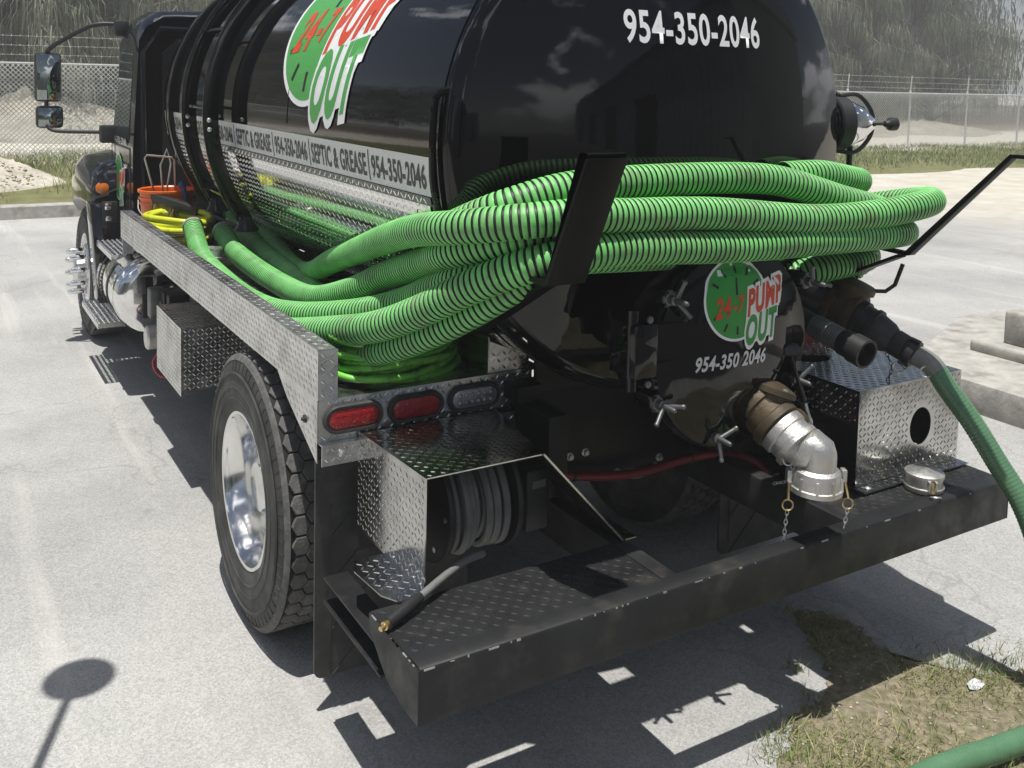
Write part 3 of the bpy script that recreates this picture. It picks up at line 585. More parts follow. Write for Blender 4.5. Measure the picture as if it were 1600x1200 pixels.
# ---- lettering
def text_mesh(txt, bold=.0, shear=0):
    cu = bpy.data.curves.new('t', 'FONT'); cu.body = txt; cu.size = 1; cu.offset = bold; cu.shear = shear; cu.resolution_u = 4; cu.fill_mode = 'FRONT'; cu.space_character = 1.02+bold*2.0
    o = bpy.data.objects.new('t', cu); COL.objects.link(o); bpy.context.view_layer.update()
    me = bpy.data.meshes.new_from_object(o.evaluated_get(bpy.context.evaluated_depsgraph_get())); bpy.data.objects.remove(o); bpy.data.curves.remove(cu); return me
def lettering(name, txt, box, fn, mtl, par, bold=.02, shear=0, rot=0, cell=.04, grow=0.0, outline=0):
    """text fitted into box=(u0,v0,u1,v1), rotated about its lower-left corner, then mapped by fn(u,v) -> xyz"""
    ref = text_mesh(txt, bold, shear); xs_ = [v.co.x for v in ref.vertices]; ys_ = [v.co.y for v in ref.vertices]; x0, x1, y0, y1 = min(xs_), max(xs_), min(ys_), max(ys_)
    me = ref
    if outline: me = text_mesh(txt, bold+outline, shear); 
    if outline:   # keep each letter where the thinner text has it
        mx_ = [v.co.x for v in me.vertices]; f = ((x1-x0)+2*outline)/(max(mx_)-min(mx_)); m0 = min(mx_)
        for v in me.vertices: v.co.x = (v.co.x-m0)*f+x0-outline
    sx_, sy_ = (box[2]-box[0])/(x1-x0), (box[3]-box[1])/(y1-y0); bm = bmesh.new(); bm.from_mesh(me); c, s_ = math.cos(rot), math.sin(rot)
    for v in bm.verts:
        u = (v.co.x-x0)*sx_; w = (v.co.y-y0)*sy_; v.co = Vector((box[0]+u, box[1]+w+u*math.tan(rot), 0))
    flat(name, bm, fn, mtl, par, cell)
def flat(name, bm, fn, mtl, par, cell=.04):
    us = [v.co.x for v in bm.verts]; vs_ = [v.co.y for v in bm.verts]
    for lo, hi, ax in ((min(us), max(us), 0), (min(vs_), max(vs_), 1)):
        t = math.floor(lo/cell)*cell+cell
        while t < hi:
            bmesh.ops.bisect_plane(bm, geom=bm.verts[:]+bm.edges[:]+bm.faces[:], plane_co=(t if ax == 0 else 0, t if ax else 0, 0), plane_no=(1 if ax == 0 else 0, 1 if ax else 0, 0)); t += cell
    for v in bm.verts: v.co = Vector(fn(v.co.x, v.co.y))
    me = bpy.data.meshes.new(name); bm.to_mesh(me); bm.free(); me.materials.append(MAT[mtl]); return link(name, me, par)
def disc(cu, cv, r, n=72):
    bm = bmesh.new(); bm.faces.new([bm.verts.new((cu+r*math.cos(2*PI*i/n), cv+r*math.sin(2*PI*i/n), 0)) for i in range(n)]); return bm
def poly(pts):
    bm = bmesh.new(); bm.faces.new([bm.verts.new((p[0], p[1], 0)) for p in pts]); return bm
def logo(fnl, r, par, cell, lift, bright=False):
    """clock badge with 24-7 PUMP OUT; fnl(u, v, lift) maps units of the clock radius"""
    F = lambda k_: (lambda u, v: fnl(u, v, lift*k_)); gr = 'green_vinyl_bright' if bright else 'green_vinyl'
    flat('logo_backing', disc(0, 0, 1.07), F(1), 'white_vinyl', par, cell)
    flat('clock_face', disc(0, 0, 1.0), F(2), gr, par, cell)
    for i in range(12):
        if i in (3, 4, 5, 9): continue
        a = PI/2-i*PI/6; d = Vector((math.cos(a), math.sin(a))); n_ = Vector((-d.y, d.x))*.035
        flat('clock_tick', poly([d*.68+n_, d*.68-n_, d*.9-n_, d*.9+n_]), F(3), 'black_vinyl', par, cell)
    flat('clock_hand', poly([(-.035, .12), (.035, .12), (.03, .56), (-.03, .56)]), F(3), 'black_vinyl', par, cell)
    PB, PR = (.33, -.50, 1.72, .20), math.radians(13); OB, OR = (.28, -1.26, 1.47, -.46), math.radians(9)
    flat('logo_backing', poly([(.40, -.50), (1.60, -.24), (1.78, .50), (.48, .18)]), F(3.5), 'white_vinyl', par, cell)
    flat('logo_backing', poly([(.36, -1.08), (.62, -1.16), (1.22, -1.02), (1.52, -.30), (.46, -.48)]), F(3.8), 'white_vinyl', par, cell)
    lettering('logo_backing', 'PUMP', PB, F(4.1), 'white_vinyl', par, .045, .22, PR, cell, outline=.10)
    lettering('logo_backing', 'OUT', OB, F(4.4), 'white_vinyl', par, .05, .22, OR, cell, outline=.10)
    lettering('lettering_pump', 'PUMP', PB, F(5.5), 'red_vinyl', par, .045, .22, PR, cell)
    lettering('lettering_out', 'OUT', OB, F(5.5), gr, par, .05, .22, OR, cell)
    lettering('lettering_hours', '24', (-.74, -.46, -.20, .08), F(4.2), 'red_vinyl', par, .035, .22, math.radians(4), cell)
    lettering('lettering_hours', '-7', (-.14, -.36, .26, .08), F(4.2), 'red_vinyl', par, .03, .22, math.radians(4), cell)
LR, LY, LS = .378, 1.87, .482
logo(lambda u, v, k_: cyl_pt(LY-u*LR, LS+v*LR, TR+.0015+k_), LR, tank, .1, .0007, True)
# side band text, repeating toward the front
def sfn(u, v): return cyl_pt(-u, v, TR+.0045)
seq = [('954-350-2046', 1.125, .69), ('SEPTIC & GREASE', 1.745, 1.175), ('954-350-2046', 2.225, 1.80), ('SEPTIC & GREASE', 2.85, 2.29), ('954-350-2046', 3.36, 2.92), ('SEPTIC & GREASE', 3.99, 3.43), ('954-350-2046', 4.48, 4.06)]
for t_, ya_, yb_ in seq: lettering('band_lettering', t_, (-ya_, -.145, -yb_, -.062), sfn, 'black_vinyl', tank, .03, 0, 0, .03)
for y in (1.15, 1.77, 2.255, 2.885, 3.395, 4.025): flat('band_divider', poly([(-y-.004, -.158), (-y+.004, -.158), (-y+.004, -.048), (-y-.004, -.048)]), sfn, 'black_vinyl', tank, .03)
lettering('capacity_lettering', 'ACAL', (-4.02, .15, -3.80, .22), sfn, 'white_vinyl', tank, .02, 0, 0, .03)
def hfn(lift): return lambda u, v: (u, headY(math.hypot(u, v-TZ))-lift, v)
lettering('phone_lettering', '954-350-2046', (-.31, 2.215, .275, 2.325), hfn(.003), 'white_vinyl', tank, .02, 0, 0, .06)
# grab handle on the seam, lifting lug at the top, weld seams
mb = MB(); mb.tube(spline([cyl_pt(.605, -.24, TR+.015), cyl_pt(.605, -.1, TR+.022), cyl_pt(.605, .1, TR+.022), cyl_pt(.60, .16, TR+.02), cyl_pt(.585, .18, TR-.01)], .02), .012, 8); mb.build('grab_handle', 'black_paint', tank)
mb = MB(); mb.box((-.17, .405, 2.50), (.12, .45, 2.53), .006); mb.build('top_bracket', 'black_paint', tank)
for y in (2.05, 3.3): ring_bar(y, y+.008, TR+.0008, TR+.0025, .0, PI, 64).build('weld_seam', 'black_paint', tank)
# curved ladder of flat bars
lad = ring_bar(3.05, 3.064, TR+.035, TR+.115, -.62, 1.6, 60).build('ladder_stringer', 'black_paint', truck, bev=.002)
ring_bar(3.52, 3.534, TR+.035, TR+.115, -.56, 1.6, 60).build('ladder_stringer', 'black_paint', truck, bev=.002)
for a in (-.46, .03, .47, .92):
    mb = MB(); c, s_ = -math.cos(a), math.sin(a); mb.bar((c*(TR+.075), 3.065, TZ+s_*(TR+.075)), (c*(TR+.075), 3.519, TZ+s_*(TR+.075)), .06, .016, (s_, 0, -c), bev=.003); mb.build('ladder_rung', 'black_paint', lad)
    for k_ in (-.025, .025):
        if not -.1 < a < .1: continue
        for y in (3.05, 3.52):
            aa = a+k_-.09; mb = MB(); c, s_ = -math.cos(aa), math.sin(aa); mb.lathe([(.012, 0), (.012, -.006), (.006, -.011), (0, -.012)], (c*(TR+.085), y, TZ+s_*(TR+.085)), (0, 1, 0), 10, cap=False); mb.build('bolt', 'galvanised', lad)
for y0, a in ((3.05, -.62), (3.52, -.56)):
    c, s_ = -math.cos(a), math.sin(a); p = Vector((c*(TR+.075), y0+.007, TZ+s_*(TR+.075)))
    MB().tube([p+Vector((-.0, 0, .01)), p+Vector((.008, 0, -.03)), p+Vector((.012, 0, -.065)), p+Vector((.012, 0, -.07))], [.036, .042, .066, .066], 14).build('ladder_foot', 'black_paint', lad)

# ---- rear manway with door, clamps and hinge
MX, MZ, MY = .02, 1.24, .245
mb = MB(); mb.lathe([(.275, .30), (.275, .02), (.33, .02), (.335, .012), (.335, -.012), (.33, -.018)], (MX, MY, MZ), (0, 1, 0), 72, cap=False); man = mb.build('manway_neck', 'black_paint', truck)
mb = MB(); mb.lathe([(.33, -.018), (.325, -.03), (.27, -.034), (.25, -.045), (.15, -.058), (0, -.064)], (MX, MY, MZ), (0, 1, 0), 72, cap=False); mb.build('manway_door', 'black_paint', man, smooth=25)
def mfn(u, v, k_=0):
    r = math.hypot(u-MX, v-MZ); d = .064-.006*(r/.15)**2 if r < .15 else (.058-.013*(r-.15)/.10 if r < .25 else (.045-.011*(r-.25)/.02 if r < .27 else .034-.004*(r-.27)/.055)); return (u, MY-max(d, .03)-.0015-k_, v)
logo(lambda u, v, k_: mfn(-.003+u*.125, 1.405+v*.125, k_), .125, man, .2, .0005)
lettering('phone_lettering', '954-350 2046', (-.165, 1.185, .13, 1.236), mfn, 'silver_vinyl', man, .03, .2, 0, .05)
def wing_clamp(x, z, rot):
    n = Vector((x-MX, 0, z-MZ)).normalized(); mb = MB(); mb.lathe([(.028, .0), (.028, -.008), (.016, -.012), (.016, -.032), (.010, -.036), (.008, -.085), (.006, -.09), (0, -.091)], (x, MY-.02, z), (0, 1, 0), 16, cap=False)
    for a in (rot, rot+2.25):
        d = Vector((math.cos(a), -.35, math.sin(a))).normalized(); p = Vector((x, MY-.055, z)); mb.cyl(p, p+d*.062, .0085, 10, r2=.0065); mb.lathe([(.007, 0), (.009, .005), (.007, .011), (0, .013)], p+d*.06, d, 10, cap=False)
    mb.build('wing_nut', 'zinc_dull', man)
    mb = MB(); mb.box((x-.025, MY-.03, z-.025), (x+.025, MY+.06, z+.025), .004); mb.build('clamp_lug', 'black_paint', man)
for x, z, r_ in ((-.255, 1.425, -.9), (-.29, 1.10, -.1-PI/1.4), (-.055, .955, -PI/2-.1), (.345, 1.43, -.2), (.295, 1.10, -1.4)): wing_clamp(x, z, r_)
mb = MB(); mb.box((-.40, .20, 1.19), (-.31, .33, 1.36), .008); mb.cyl((-.385, .235, 1.15), (-.385, .235, 1.40), .018, 14); mb.bar((-.38, .22, 1.335), (-.20, .205, 1.335), .02, .035); mb.bar((-.38, .22, 1.215), (-.20, .205, 1.215), .02, .035); mb.build('hinge', 'black_paint', man)
for z in (1.375, 1.175):
    mb = MB(); mb.lathe([(.011, 0), (.011, -.008), (0, -.011)], (-.35, .2, z), (0,1,0), 10, cap=False); mb.build('bolt', 'zinc_dull', man)

# ---- lower discharge pipe, valve and aluminium elbow
A = Vector((.12, .46, 1.05)); Bp = Vector((.145, .235, 1.03)); D = (Vector((.185, .075, .925))-Bp).normalized()
mb = MB(); mb.tube(spline([A, (.132, .33, 1.045), Bp], .03), .072, 20); pipe = mb.build('discharge_pipe', 'black_frame', truck)
q = Bp
mb = MB(); mb.lathe([(.078, -.01), (.088, 0), (.088, .025), (.079, .03), (.079, .075), (.088, .08), (.088, .105), (.072, .112)], q, D, 28); up = Vector((.35, 0, .93)).normalized()
mb.lathe([(.066, .0), (.066, .068), (.076, .071), (.076, .09), (.055, .10), (.03, .11), (0, .115)], q+D*.05, up, 20)
mb.lathe([(.03, 0), (.03, .12), (.045, .125), (.045, .15), (0, .155)], q+D*.05, Vector((.93, -.1, -.3)), 14)
mb.build('gate_valve', 'brass_bronze', pipe, smooth=35)
for a in range(4):
    uu = up.orthogonal().normalized(); ww = up.cross(uu); t = a*PI/2+.6; mb = MB(); mb.lathe([(.009, 0), (.009, .008), (0, .01)], q+D*.05+up*.09+(uu*math.cos(t)+ww*math.sin(t))*.062, up, 8); mb.build('bolt', 'galvanised', pipe)
mb = MB(); p = q+D*.05; h0 = p+Vector((.115, .02, .19)); h1 = p+Vector((.165, -.03, -.03)); mb.bar(h0, h1, .045, .008, (1, -.4, 0), bev=.002); mb.cyl(h0+Vector((-.03,.0,.01)), h0+Vector((.02,-.02,.01)), .022, 12); mb.build('valve_lever', 'black_plastic', pipe)
mb = MB(); mb.bar(h1.lerp(h0, .24), h1.lerp(h0, -.06), .046, .010, (1, -.4, 0), bev=.002); mb.lathe([(.02, -.012), (.024, 0), (.02, .014), (0, .02)], h1-Vector((0,0,.02)), Vector((1,-.6,0)), 12); mb.build('lever_tip', 'galvanised', pipe)
c0 = q+D*.112
mb = MB(); mb.lathe([(.062, 0), (.082, .002), (.082, .03), (.076, .034), (.076, .062), (.084, .066), (.084, .082), (.062, .088)], c0, D, 28); mb.build('coupling_collar', 'cast_aluminium', pipe, smooth=30)
e0 = c0+D*.08; e2 = Vector((.212, .022, .835)); e1 = Vector((.212, .018, .925))
mb = MB(); mb.tube(spline([e0, e0+D*.03, e0.lerp(e1, .72)+Vector((0, -.004, .012)), e1+Vector((0,0,-.01)), e2], .012), .0585, 24); mb.build('elbow', 'cast_aluminium', pipe)
dn = (e2-e1).normalized()
mb = MB(); mb.lathe([(.060, -.02), (.074, -.012), (.078, 0), (.080, .038), (.086, .04), (.086, .056), (.060, .056), (.058, .0)], e2-dn*.02, dn, 32, cap=False)
for a in range(10):
    uu = dn.orthogonal().normalized(); ww = dn.cross(uu); t = a*2*PI/10; d = uu*math.cos(t)+ww*math.sin(t); mb.bar(e2-dn*.018+d*.080, e2+dn*.024+d*.083, .008, .010, d)
mb.build('camlock_coupler', 'cast_aluminium', pipe, smooth=30)
mb = MB(); mb.lathe([(.0, .012), (.058, .012)], e2, dn, 24, cap=False); mb.build('coupler_mouth', 'hose_black', pipe)
def chain(name, pts, mtl, par):
    P = spline(pts, .017); mb = MB()
    for i in range(len(P)-1):
        a, b = Vector(P[i]), Vector(P[i+1]); d = (b-a).normalized(); s_ = d.orthogonal().normalized() if i % 2 else d.cross(d.orthogonal()).normalized(); c = (a+b)/2
        mb.tube([c+d*(.011*math.cos(t))+s_*(.005*math.sin(t)) for t in np.linspace(0, 2*PI, 10, endpoint=False)], .0016, 5, closed=True)
    return mb.build(name, mtl, par)
def ring_pull(c, n_, r, par, mtl='brass'):
    n_ = Vector(n_).normalized(); u = n_.orthogonal().normalized(); w = n_.cross(u); mb = MB(); mb.tube([Vector(c)+(u*math.cos(t)+w*math.sin(t))*r for t in np.linspace(0, 2*PI, 22, endpoint=False)], r*.16, 7, closed=True); mb.build('pull_ring', mtl, par)
for sx_, tail in ((-1, .085), (1, .035)):
    side = Rv.normalized()*sx_; b0 = e2+side*.088+Vector((0,0,.012)); b1 = b0+Vector((.012*sx_, -.012, -.075))
    mb = MB(); mb.bar(b0+Vector((0,0,.02)), b0-Vector((0,0,.02)), .03, .016, side, bev=.003); mb.build('cam_ear', 'cast_aluminium', pipe)
    mb = MB(); mb.bar(b0, b1, .016, .007, side, bev=.002); mb.build('cam_arm', 'brass', pipe)
    ring_pull(b1-Vector((0,0,.018)), Fv, .017, pipe); chain('chain', [b1-Vector((0,0,.034)), b1-Vector((.004,0,.06)), b1-Vector((.012,0,.06+tail))], 'galvanised', pipe)
b0 = c0+D*.03-Rv*.08; b1 = b0+D*.085+Vector((.01,-.01,-.005))
mb = MB(); mb.bar(b0, b1, .016, .008, -Rv, bev=.002); mb.build('cam_arm', 'brass', pipe); ring_pull(b1+D*.014, Fv, .018, pipe, 'galvanised')
chain('chain', [b1+D*.03, b1+D*.03+Vector((.0,0,-.05)), b0+Vector((.03,-.03,-.16))], 'galvanised', pipe)

# ---- right-hand suction valve assembly
v0 = Vector((.80, .50, 1.255)); ad = Vector((.10, -.39, -.165)).normalized()
mb = MB(); mb.tube(spline([(.58, .66, 1.36), (.66, .62, 1.335), tuple(v0+ad*.01)], .03), .075, 18); inlet = mb.build('inlet_pipe', 'black_frame', truck)
mb = MB(); mb.lathe([(.085, 0), (.092, .005), (.092, .03), (.082, .034), (.082, .085), (.095, .09), (.095, .115), (.07, .12)], v0, ad, 24); upv = Vector((.2, -.25, .95)).normalized()
mb.lathe([(.07, 0), (.07, .09), (.084, .092), (.084, .118), (.05, .125), (0, .13)], v0+ad*.06, upv, 18); mb.build('suction_valve', 'brass_bronze', inlet, smooth=35)
mb = MB(); mb.lathe([(0.0700, 0.1200), (0.0780, 0.1215), (0.0780, 0.1422), (0.0700, 0.1459), (0.0700, 0.1792), (0.0770, 0.1822), (0.0770, 0.1977), (0.0680, 0.2014), (0.0600, 0.2532), (0.0460, 0.2791), (0.0500, 0.2828), (0.0500, 0.3272), (0.0420, 0.3309)], v0, ad, 28); mb.build('reducer', 'black_plastic', inlet, smooth=30)
mb = MB(); mb.lathe([(0.0455, 0.3309), (0.0455, 0.3361), (0.0440, 0.3383), (0.0520, 0.3420), (0.0520, 0.3679), (0.0440, 0.3716)], v0, ad, 24)
for t in (0, 2.1, 4.2):
    uu = ad.orthogonal().normalized(); ww = ad.cross(uu); d = uu*math.cos(t)+ww*math.sin(t); mb.bar(v0+ad*.335+d*.054, v0+ad*.372+d*.06, .014, .014, d)
mb.build('hose_coupler', 'black_plastic', inlet, smooth=30)
ring_pull(v0+ad*.29+Vector((-.01,-.02,-.085)), (Fv+Rv*.5), .02, inlet, 'galvanised'); chain('chain', [v0+ad*.25+Vector((0,0,-.06)), v0+ad*.27+Vector((-.005,-.01,-.10)), v0+ad*.25+Vector((-.005,-.01,-.18))], 'zinc_dull', inlet)
mb = MB(); hp = [v0+ad*.11+upv*.11, v0+ad*.115+upv*.11+Vector((.07,-.03,.0)), v0+ad*.12+upv*.11+Vector((.09,-.05,.03)), v0+Vector((.16,-.20,.17))]; mb.tube(hp, .008, 8); mb.build('valve_handle', 'black_plastic', inlet)
# spiral metal overflow pipe
p0 = Vector((.55, .47, 1.245)); p1 = Vector((.55, .115, 1.172)); d = (p1-p0).normalized(); L_ = (p1-p0).length
pr = [(.040, 0)]; 
for i in range(18): t = .12+i*.011; pr += [(.040, t), (.0435, t+.003), (.0435, t+.006), (.040, t+.009)]
mb = MB(); mb.lathe(pr+[(.040, L_*.85)], p0, d, 24, cap=False); ov = mb.build('overflow_pipe', 'zinc_dull', truck, smooth=50)
mb = MB(); mb.lathe([(.046, 0), (.048, .003), (.048, .045), (.053, .048), (.053, .105), (.044, .105), (.042, .03)], p0+d*(L_*.70), d, 28, cap=False); mb.build('pipe_end_collar', 'black_plastic', ov, smooth=40)
mb = MB(); mb.lathe([(0, 0), (.043, 0)], p0+d*(L_*.78), d, 20, cap=False); mb.build('pipe_bore', 'hose_black', ov)

# ---- hose racks: flat bars leaning out behind the tank
for x0, x1, yb, zb, yt, zt in ((-.775, -.645, .135, 1.535, -.045, 1.905), (.795, .83, .165, 1.50, -.20, 1.885)):
    mb = MB(); mb.prism([(.45, zb+.012), (yb+.015, zb+.003), (yb+.003, zb+.012), (yt, zt), (yt-.07 if x0 > 0 else yt+.03, zt), (yt-.07 if x0 > 0 else yt+.03, zt-.012), (yt-.008, zt-.012), (yb-.01, zb-.006), (yb+.006, zb-.010), (.45, zb)], 0, x0, x1); rk = mb.build('hose_rack', 'black_satin', truck, bev=.002)
    mb = MB(); mb.bar(((x0+x1)/2, .58, 1.30), ((x0+x1)/2, .2, zb-.015), .05, .012); mb.build('rack_brace', 'black_satin', rk)

# ---- work light at the right of the tank
lightp = MB(); c = Vector((.955, .60, 1.945)); ax = Vector((.95, -.30, 0)).normalized()
lightp.lathe([(.0, .16), (.025, .155), (.035, .14), (.075, .09), (.098, .03), (.102, 0), (.102, -.03), (.09, -.04), (0, -.05)], c-ax*.03, ax, 30, cap=False); wlo = lightp.build('work_light', 'chrome', truck)
mb = MB(); mb.lathe([(.104, .02), (.107, .018), (.107, -.035), (.10, -.04)], c-ax*.03, ax, 30, cap=False); mb.build('bezel', 'black_plastic', wlo)
mb = MB(); ay = Vector((0,0,1)); mb.tube(spline([c-ax*.03+ay*.11, c+ax*.05+ay*.115, c+ax*.11+ay*.06, c+ax*.125, c+ax*.11-ay*.06, c+ax*.05-ay*.115, c-ax*.03-ay*.11], .012), .009, 8); mb.build('yoke', 'black_plastic', wlo)
mb = MB(); mb.cyl(c+ax*.125, c+ax*.19, .006, 8, mi=0); mb.lathe([(.012, .18), (.014, .19), (.026, .20), (.028, .215), (.026, .232), (0, .238)], c, ax, 16); mb.build('knob', 'black_plastic', wlo)
mb = MB(); mb.tube(spline([(.86, .75, 2.10), (.95, .66, 2.07), (.985, .60, 2.0)], .02), .010, 8); mb.tube([(.99, .60, 1.86), (.99, .60, 1.56)], .012, 8); mb.build('light_stalk', 'black_plastic', wlo)

# ---- chassis
mb = MB()
for s_ in (-1, 1): mb.box((s_*.43-.04, .55, .70), (s_*.43+.04, 7.4, .98), .006)
for y in (.9, 1.9, 2.8, 3.9, 5.2): mb.box((-.388, y, .74), (.388, y+.08, .95))
frame = mb.build('chassis_frame', 'black_frame', truck)
mb = MB(); mb.box((-.46, .83, .60), (.46, .85, 1.02), .003); mb.build('rear_crossmember', 'black_frame', frame)
for x, z in ((-.19, .70), (-.12, .705), (.03, .60), (.24, .62)):
    mb = MB(); mb.lathe([(.016, 0), (.016, -.006), (.010, -.008), (.010, -.018), (0, -.02)], (x, .83, z), (0,1,0), 10, cap=False); mb.build('bolt', 'galvanised', frame)
arc = [(TR*math.sin(t), TZ-TR*math.cos(t)+.004) for t in np.linspace(-.48, .48, 24)]
for y in (.74, 2.2, 3.8): MB().prism([(-.40, 1.0), (.40, 1.0)]+arc[::-1], 1, y, y+.02).build('tank_saddle', 'black_frame', frame)
mb = MB(); mb.box((-.50, .70, .985), (-.40, 4.5, 1.04)); mb.box((.40, .70, .985), (.50, 4.5, 1.04)); mb.build('subframe_rail', 'black_frame', frame)
mb = MB(); mb.tube(spline([(-.26, .79, .655), (-.1, .78, .625), (.1, .77, .605), (.3, .75, .625), (.44, .70, .64), (.52, .62, .63), (.56, .55, .58)], .02), .017, 10); cab_ = mb.build('red_cable', 'red_cable', frame)
for p in ((-.2, .785, .643), (.33, .745, .628)):
    mb = MB(); mb.lathe([(.020, -.006), (.020, .006)], p, (1, 0, 0), 12); mb.build('cable_clip', 'black_plastic', frame)
mb = MB(); mb.lathe([(.08, -.88), (.08, -.22), (.18, -.14), (.21, 0), (.18, .14), (.08, .22), (.08, .88)], (0, 1.53, .51), (1, 0, 0), 24); mb.build('rear_axle', 'black_frame', truck)

# ---- wheels
def tyre_mesh():
    Rt, w = .512, .14; prof = [(.292, -.125), (.31, -.138), (.36, -.145), (.41, -.143), (.455, -.136), (.475, -.132), (.498, -.120), (.5, -.108), (.5, .108), (.498, .120), (.475, .132), (.455, .136), (.41, .143), (.36, .145), (.31, .138), (.292, .125)]
    mb = MB(); mb.lathe([(r, a, 1 if 6 <= i <= 8 else 0) for i, (r, a) in enumerate(prof)], (0,0,0), (1,0,0), 96, cap=False)
    for r in (.345, .385, .44):
        for s_ in (-1, 1): mb.lathe([(r-.007, s_*.1405), (r-.0015, s_*.1465), (r+.0015, s_*.1465), (r+.007, s_*.1405)], (0,0,0), (1,0,0), 96, cap=False)
    for i in range(64):      # moulded wear ticks round the shoulder
        a = 2*PI*i/64; d = Vector((0, math.cos(a), math.sin(a)))
        for s_ in (-1, 1): mb.bar(d*.452+Vector((s_*.1362, 0, 0)), d*.482+Vector((s_*.1305, 0, 0)), .004, .004, (s_, 0, 0))
    return mb
def tread_mesh():
    V = []; Fc = []; n = 46; rows = [(-.076, 0), (-.0253, .5), (.0253, 0), (.076, .5)]; Rt = .512
    hx = [(-.033, 0), (-.0165, .465), (.0165, .465), (.033, 0), (.0165, -.465), (-.0165, -.465)]
    for k_, (xo, sh) in enumerate(rows):
        for i in range(n):
            a0 = 2*PI*(i+sh)/n; da = 2*PI/n; o = len(V)
            for R_, q in ((.499, 1.0), (Rt-.002, .97), (Rt, .90)):
                for hx_, ha in hx: a = a0+ha*q*da; V.append((xo+hx_*q, R_*math.cos(a), R_*math.sin(a)))
            Fc.append(tuple(o+12+i_ for i_ in range(6)))
            for l_ in (0, 6):
                for i_ in range(6): Fc.append((o+l_+i_, o+l_+(i_+1) % 6, o+l_+6+(i_+1) % 6, o+l_+6+i_))
    me = bpy.data.meshes.new('tread_blocks'); me.from_pydata(V, [], Fc); me.materials.append(MAT['tread_rubber'])
    bm = bmesh.new(); bm.from_mesh(me); bmesh.ops.recalc_face_normals(bm, faces=bm.faces); bm.to_mesh(me); bm.free(); return me
_t = tyre_mesh().build('tyre', ['rubber', 'groove_rubber'], None, smooth=35); TYRE = _t.data; bpy.data.objects.remove(_t); TREAD = tread_mesh()
mb = MB(); mb.lathe([(.488, -.1285), (.500, -.1225), (.508, -.1175), (.511, -.1135), (.499, -.112)], (0,0,0), (1,0,0), 120, cap=False); mb.lathe([(.499, .112), (.511, .1135), (.508, .1175), (.500, .1225), (.488, .1285)], (0,0,0), (1,0,0), 120, cap=False); _t = mb.build('shoulder_ribs', 'tread_rubber', None, smooth=30); SHO = _t.data; bpy.data.objects.remove(_t)
def rim_mesh(deep):
    s = -1; mb = MB()
    if deep: prof = [(.295, -.118), (.300, -.126), (.294, -.133), (.282, -.131), (.276, -.118), (.262, -.10), (.256, -.02), (.250, .02), (.236, .038), (.15, .045), (.13, .03), (.11, -.02), (.10, -.06), (.09, -.075), (0, -.08)]
    else: prof = [(.295, -.118), (.300, -.126), (.294, -.133), (.280, -.131), (.268, -.115), (.262, -.06), (.24, -.08), (.20, -.135), (.14, -.15), (.115, -.15), (.11, -.20), (.09, -.215), (0, -.22)]
    mb.lathe(prof, (0,0,0), (1,0,0), 72, cap=False); return mb
_t = rim_mesh(True).build('rim', 'polished_rim', None, smooth=40); RIMD = _t.data; bpy.data.objects.remove(_t); _t = rim_mesh(False).build('rim', 'aluminium', None, smooth=40); RIMF = _t.data; bpy.data.objects.remove(_t)
mb = MB()
for i in range(10): a = 2*PI*i/10; mb.lathe([(.017, 0), (.017, -.03), (.012, -.045), (0, -.05)], (.04, .165*math.cos(a), .165*math.sin(a)), (1,0,0), 8, cap=False)
_t = mb.build('lug_nuts', 'chrome', None); NUT = _t.data; bpy.data.objects.remove(_t)
mb = MB()
for i in range(10): a = 2*PI*i/10+.2; mb.lathe([(.030, 0), (.030, -.015), (.021, -.02), (.021, -.105), (.014, -.125), (0, -.13)], (-.135, .165*math.cos(a), .165*math.sin(a)), (1,0,0), 12, cap=False)
_t = mb.build('lug_nut_covers', 'chrome', None); SPK = _t.data; bpy.data.objects.remove(_t)
mb = MB()
for i in range(10): a = 2*PI*i/10+.35; mb.lathe([(0, 0), (.026, 0)], (.0385, .195*math.cos(a), .195*math.sin(a)), (1,0,0), 14, cap=False)
_t = mb.build('hand_holes', 'dark_opening', None); HOL = _t.data; bpy.data.objects.remove(_t)
def wheel(x, y, kind, flip=False, spin=0):
    w = empty('wheel', (x, y, .512)); w.parent = truck; w.rotation_euler = (spin, 0, PI if flip else 0)
    link('tyre', TYRE, w); link('tread_blocks', TREAD, w, kind='stuff'); link('shoulder_ribs', SHO, w); link('rim', RIMF if kind == 'front' else RIMD, w)
    if kind == 'dual': link('lug_nuts', NUT, w); link('hand_holes', HOL, w)
    if kind == 'front': link('lug_nut_covers', SPK, w)
    return w
AX = 1.53
wheel(-1.075, AX, 'dual', spin=.3); wheel(-.735, AX, 'inner', True, .9); wheel(1.075, AX, 'dual', True, .5); wheel(.735, AX, 'inner', False, 1.4)
wheel(-1.0, 6.2, 'front', spin=.2); wheel(1.0, 6.2, 'front', True, .2)

